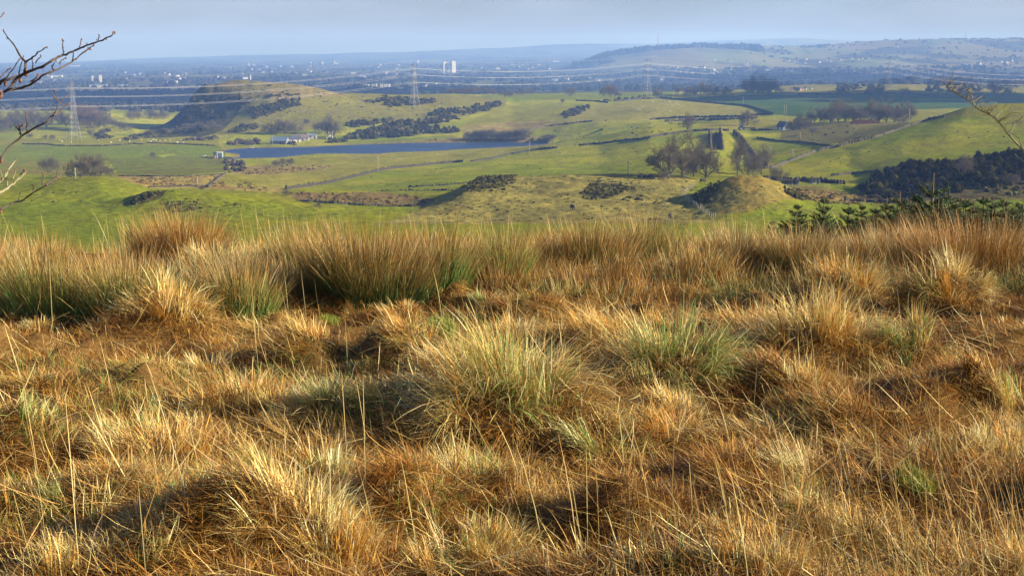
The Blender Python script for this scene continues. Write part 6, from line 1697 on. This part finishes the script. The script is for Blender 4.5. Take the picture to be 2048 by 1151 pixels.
for k, (u, v) in enumerate([(119, 281), (124, 284), (142, 286), (197, 281), (222, 286), (240, 282), (259, 284), (283, 281), (297, 281), (302, 284), (306, 281), (312, 282), (320, 283), (330, 282), (340, 281), (355, 286), (362, 282), (366, 286)]):
    p = hit(u, v, 950, 1300); o = link("sheep", SH[k % 2], loc=p, rotz=float(rng.uniform(0, 6.28)), scale=1.25)
    tag(o, "white sheep grazing in the field under the crag", "sheep", "sheep under the crag")
for k, (u, v) in enumerate([(1237, 233), (1275, 220), (1278, 218), (1283, 207), (1306, 204), (1338, 201), (1340, 205), (1344, 212), (1349, 211), (1352, 208), (1356, 210), (1340, 223), (1245, 221), (1315, 219), (1280, 221), (1206, 209), (1330, 204)]):
    p = hit(u, v, 1050, 1560); o = link("sheep", SH[k % 2], loc=p, rotz=float(rng.uniform(0, 6.28)), scale=1.2)
    tag(o, "white sheep grazing in the ochre field above the double wall", "sheep", "sheep in the ochre field")
m_hide = simple_mat("dark_hide", (.035, .024, .018), .8, .2, 3)
CW = quadruped(2.1, 1.35, 1.15, m_hide, name="cow")
for (u, v, rz, lab) in [(1145, 420, 1.9, "dark brown cow on the rough plateau, seen from behind"), (1340, 438, 1.3, "dark cow half hidden by the rush tops near the fence"), (1405, 366, .4, "dark cow under the clump of bare trees")]:
    p = hit(u, v, 285, 450); tag(link("cow", CW, loc=p, rotz=rz), lab, "cow", "cows near the rough plateau")

# ------------------------------------------------------------------ rough tufts that speckle the grazing land
def tufts(lab, specs):
    P = []; RR = []; CC = []
    for (poly, n, r_, col, y0, y1, thr) in specs:
        Q = poly_pts(poly, n, y0, y1)
        keep = fbm(Q[:, 0] / 9, Q[:, 1] / 12, 501, 3) > thr
        Q = Q[keep]; P.append(Q); RR.append(r_ * np.clip(np.exp(rng.normal(-.1, .45, len(Q))), .3, 2.2)); CC.append(np.repeat(np.array(col)[None], len(Q), 0))
    P = np.concatenate(P); RR = np.concatenate(RR); CC = np.concatenate(CC)
    return tag(leafy("grass_tufts", P, RR, RR * .62, CC, 12, .42, .8, .35, None, True), lab, "grass tufts", kind="stuff")
TF = np.array((.085, .080, .024)); TD = np.array((.045, .045, .016)); TB = np.array((.15, .10, .038))
tufts("small dark grass tufts speckling the rough plateau, the knoll and the valley fields", [
 ([(840, 440), (960, 350), (1330, 350), (1400, 370), (1372, 395), (1430, 445)], 1000, .22, TF, 285, 440, -.05),
 ([(1150, 400), (1180, 362), (1260, 364), (1290, 400)], 220, .40, TD, 285, 440, -.3), ([(930, 385), (955, 350), (1040, 350), (1010, 382)], 200, .36, TD, 285, 440, -.3),
 ([(1400, 395), (1450, 356), (1530, 350), (1610, 392), (1520, 425), (1430, 430)], 130, .18, TF, 285, 380, 0),
 ([(250, 410), (300, 384), (420, 388), (560, 402), (640, 420), (300, 425)], 260, .26, TF, 285, 380, -.02),
 ([(0, 420), (0, 360), (200, 357), (300, 375), (250, 405)], 70, .25, TF, 300, 480, .1),
 ([(1560, 285), (1560, 262), (1620, 246), (1800, 242), (1830, 248), (1744, 278), (1680, 292)], 160, .5, TF, 640, 900, 0),
 ([(1600, 300), (1850, 240), (2048, 210), (2048, 300), (1760, 335), (1600, 345)], 110, .4, TF, 450, 760, .15),
 ([(236, 352), (447, 350), (560, 385), (420, 376), (300, 374)], 360, .45, TB, 380, 800, -.2), ([(574, 386), (760, 385), (880, 399), (850, 412), (650, 405)], 300, .42, TB, 350, 620, -.2),
 ([(460, 345), (560, 330), (680, 332), (600, 343), (500, 350)], 200, .6, TB, 500, 950, -.2), ([(830, 282), (900, 276), (1060, 272), (1110, 282)], 160, .7, TB, 1030, 1200, -.2),
 ([(400, 195), (470, 166), (660, 178), (760, 186), (900, 190), (880, 240), (680, 248), (520, 262), (450, 240)], 420, .8, TF, 1120, 1560, 0),
 ([(600, 380), (754, 345), (926, 326), (1300, 280), (1420, 262), (1320, 345), (960, 348), (830, 398)], 100, .4, TF, 420, 900, .12),
 ([(1100, 262), (1200, 240), (1340, 245), (1440, 262), (1280, 282), (1150, 292)], 160, .6, TF, 700, 1200, .05),
 ([(1570, 375), (1700, 388), (1900, 398), (2040, 398), (1700, 410), (1620, 405)], 300, .45, TB, 300, 480, -.1)])

# ------------------------------------------------------------------ a small cloud on the sun's side, out of the picture: its shadow lies on the far fields
m_cloud = simple_mat("cloud_white", (.85, .86, .88), 1.0, .03, .002)
for (tx_, ty_, h_, ax_, ay_, n_, lab) in [(430, 1640, 470, 300, 215, 70, "small flat white cloud above the valley's sunny side"), (-850, 2750, 560, 820, 620, 150, "broad flat white cloud above the hazy plain"), (1250, 4100, 600, 750, 480, 110, "long flat white cloud above the far hillside")]:
    cl = Vector((tx_, ty_, -80.0)) + to_sun * (h_ / math.sin(SUN_EL))
    mb = MB()
    for k in range(n_):
        th = rng.uniform(0, 6.28); q = math.sqrt(rng.random())
        s_ = ax_ * rng.uniform(.12, .26) * (1.15 - .5 * q)
        mb.ball((ax_ * q * math.cos(th), ay_ * q * math.sin(th), rng.uniform(-6, 10)), (s_, s_, s_ * .28), 10, 7)
    structure(link("cloud", mb.mesh("cloud", m_cloud, True), loc=cl), lab, "cloud")
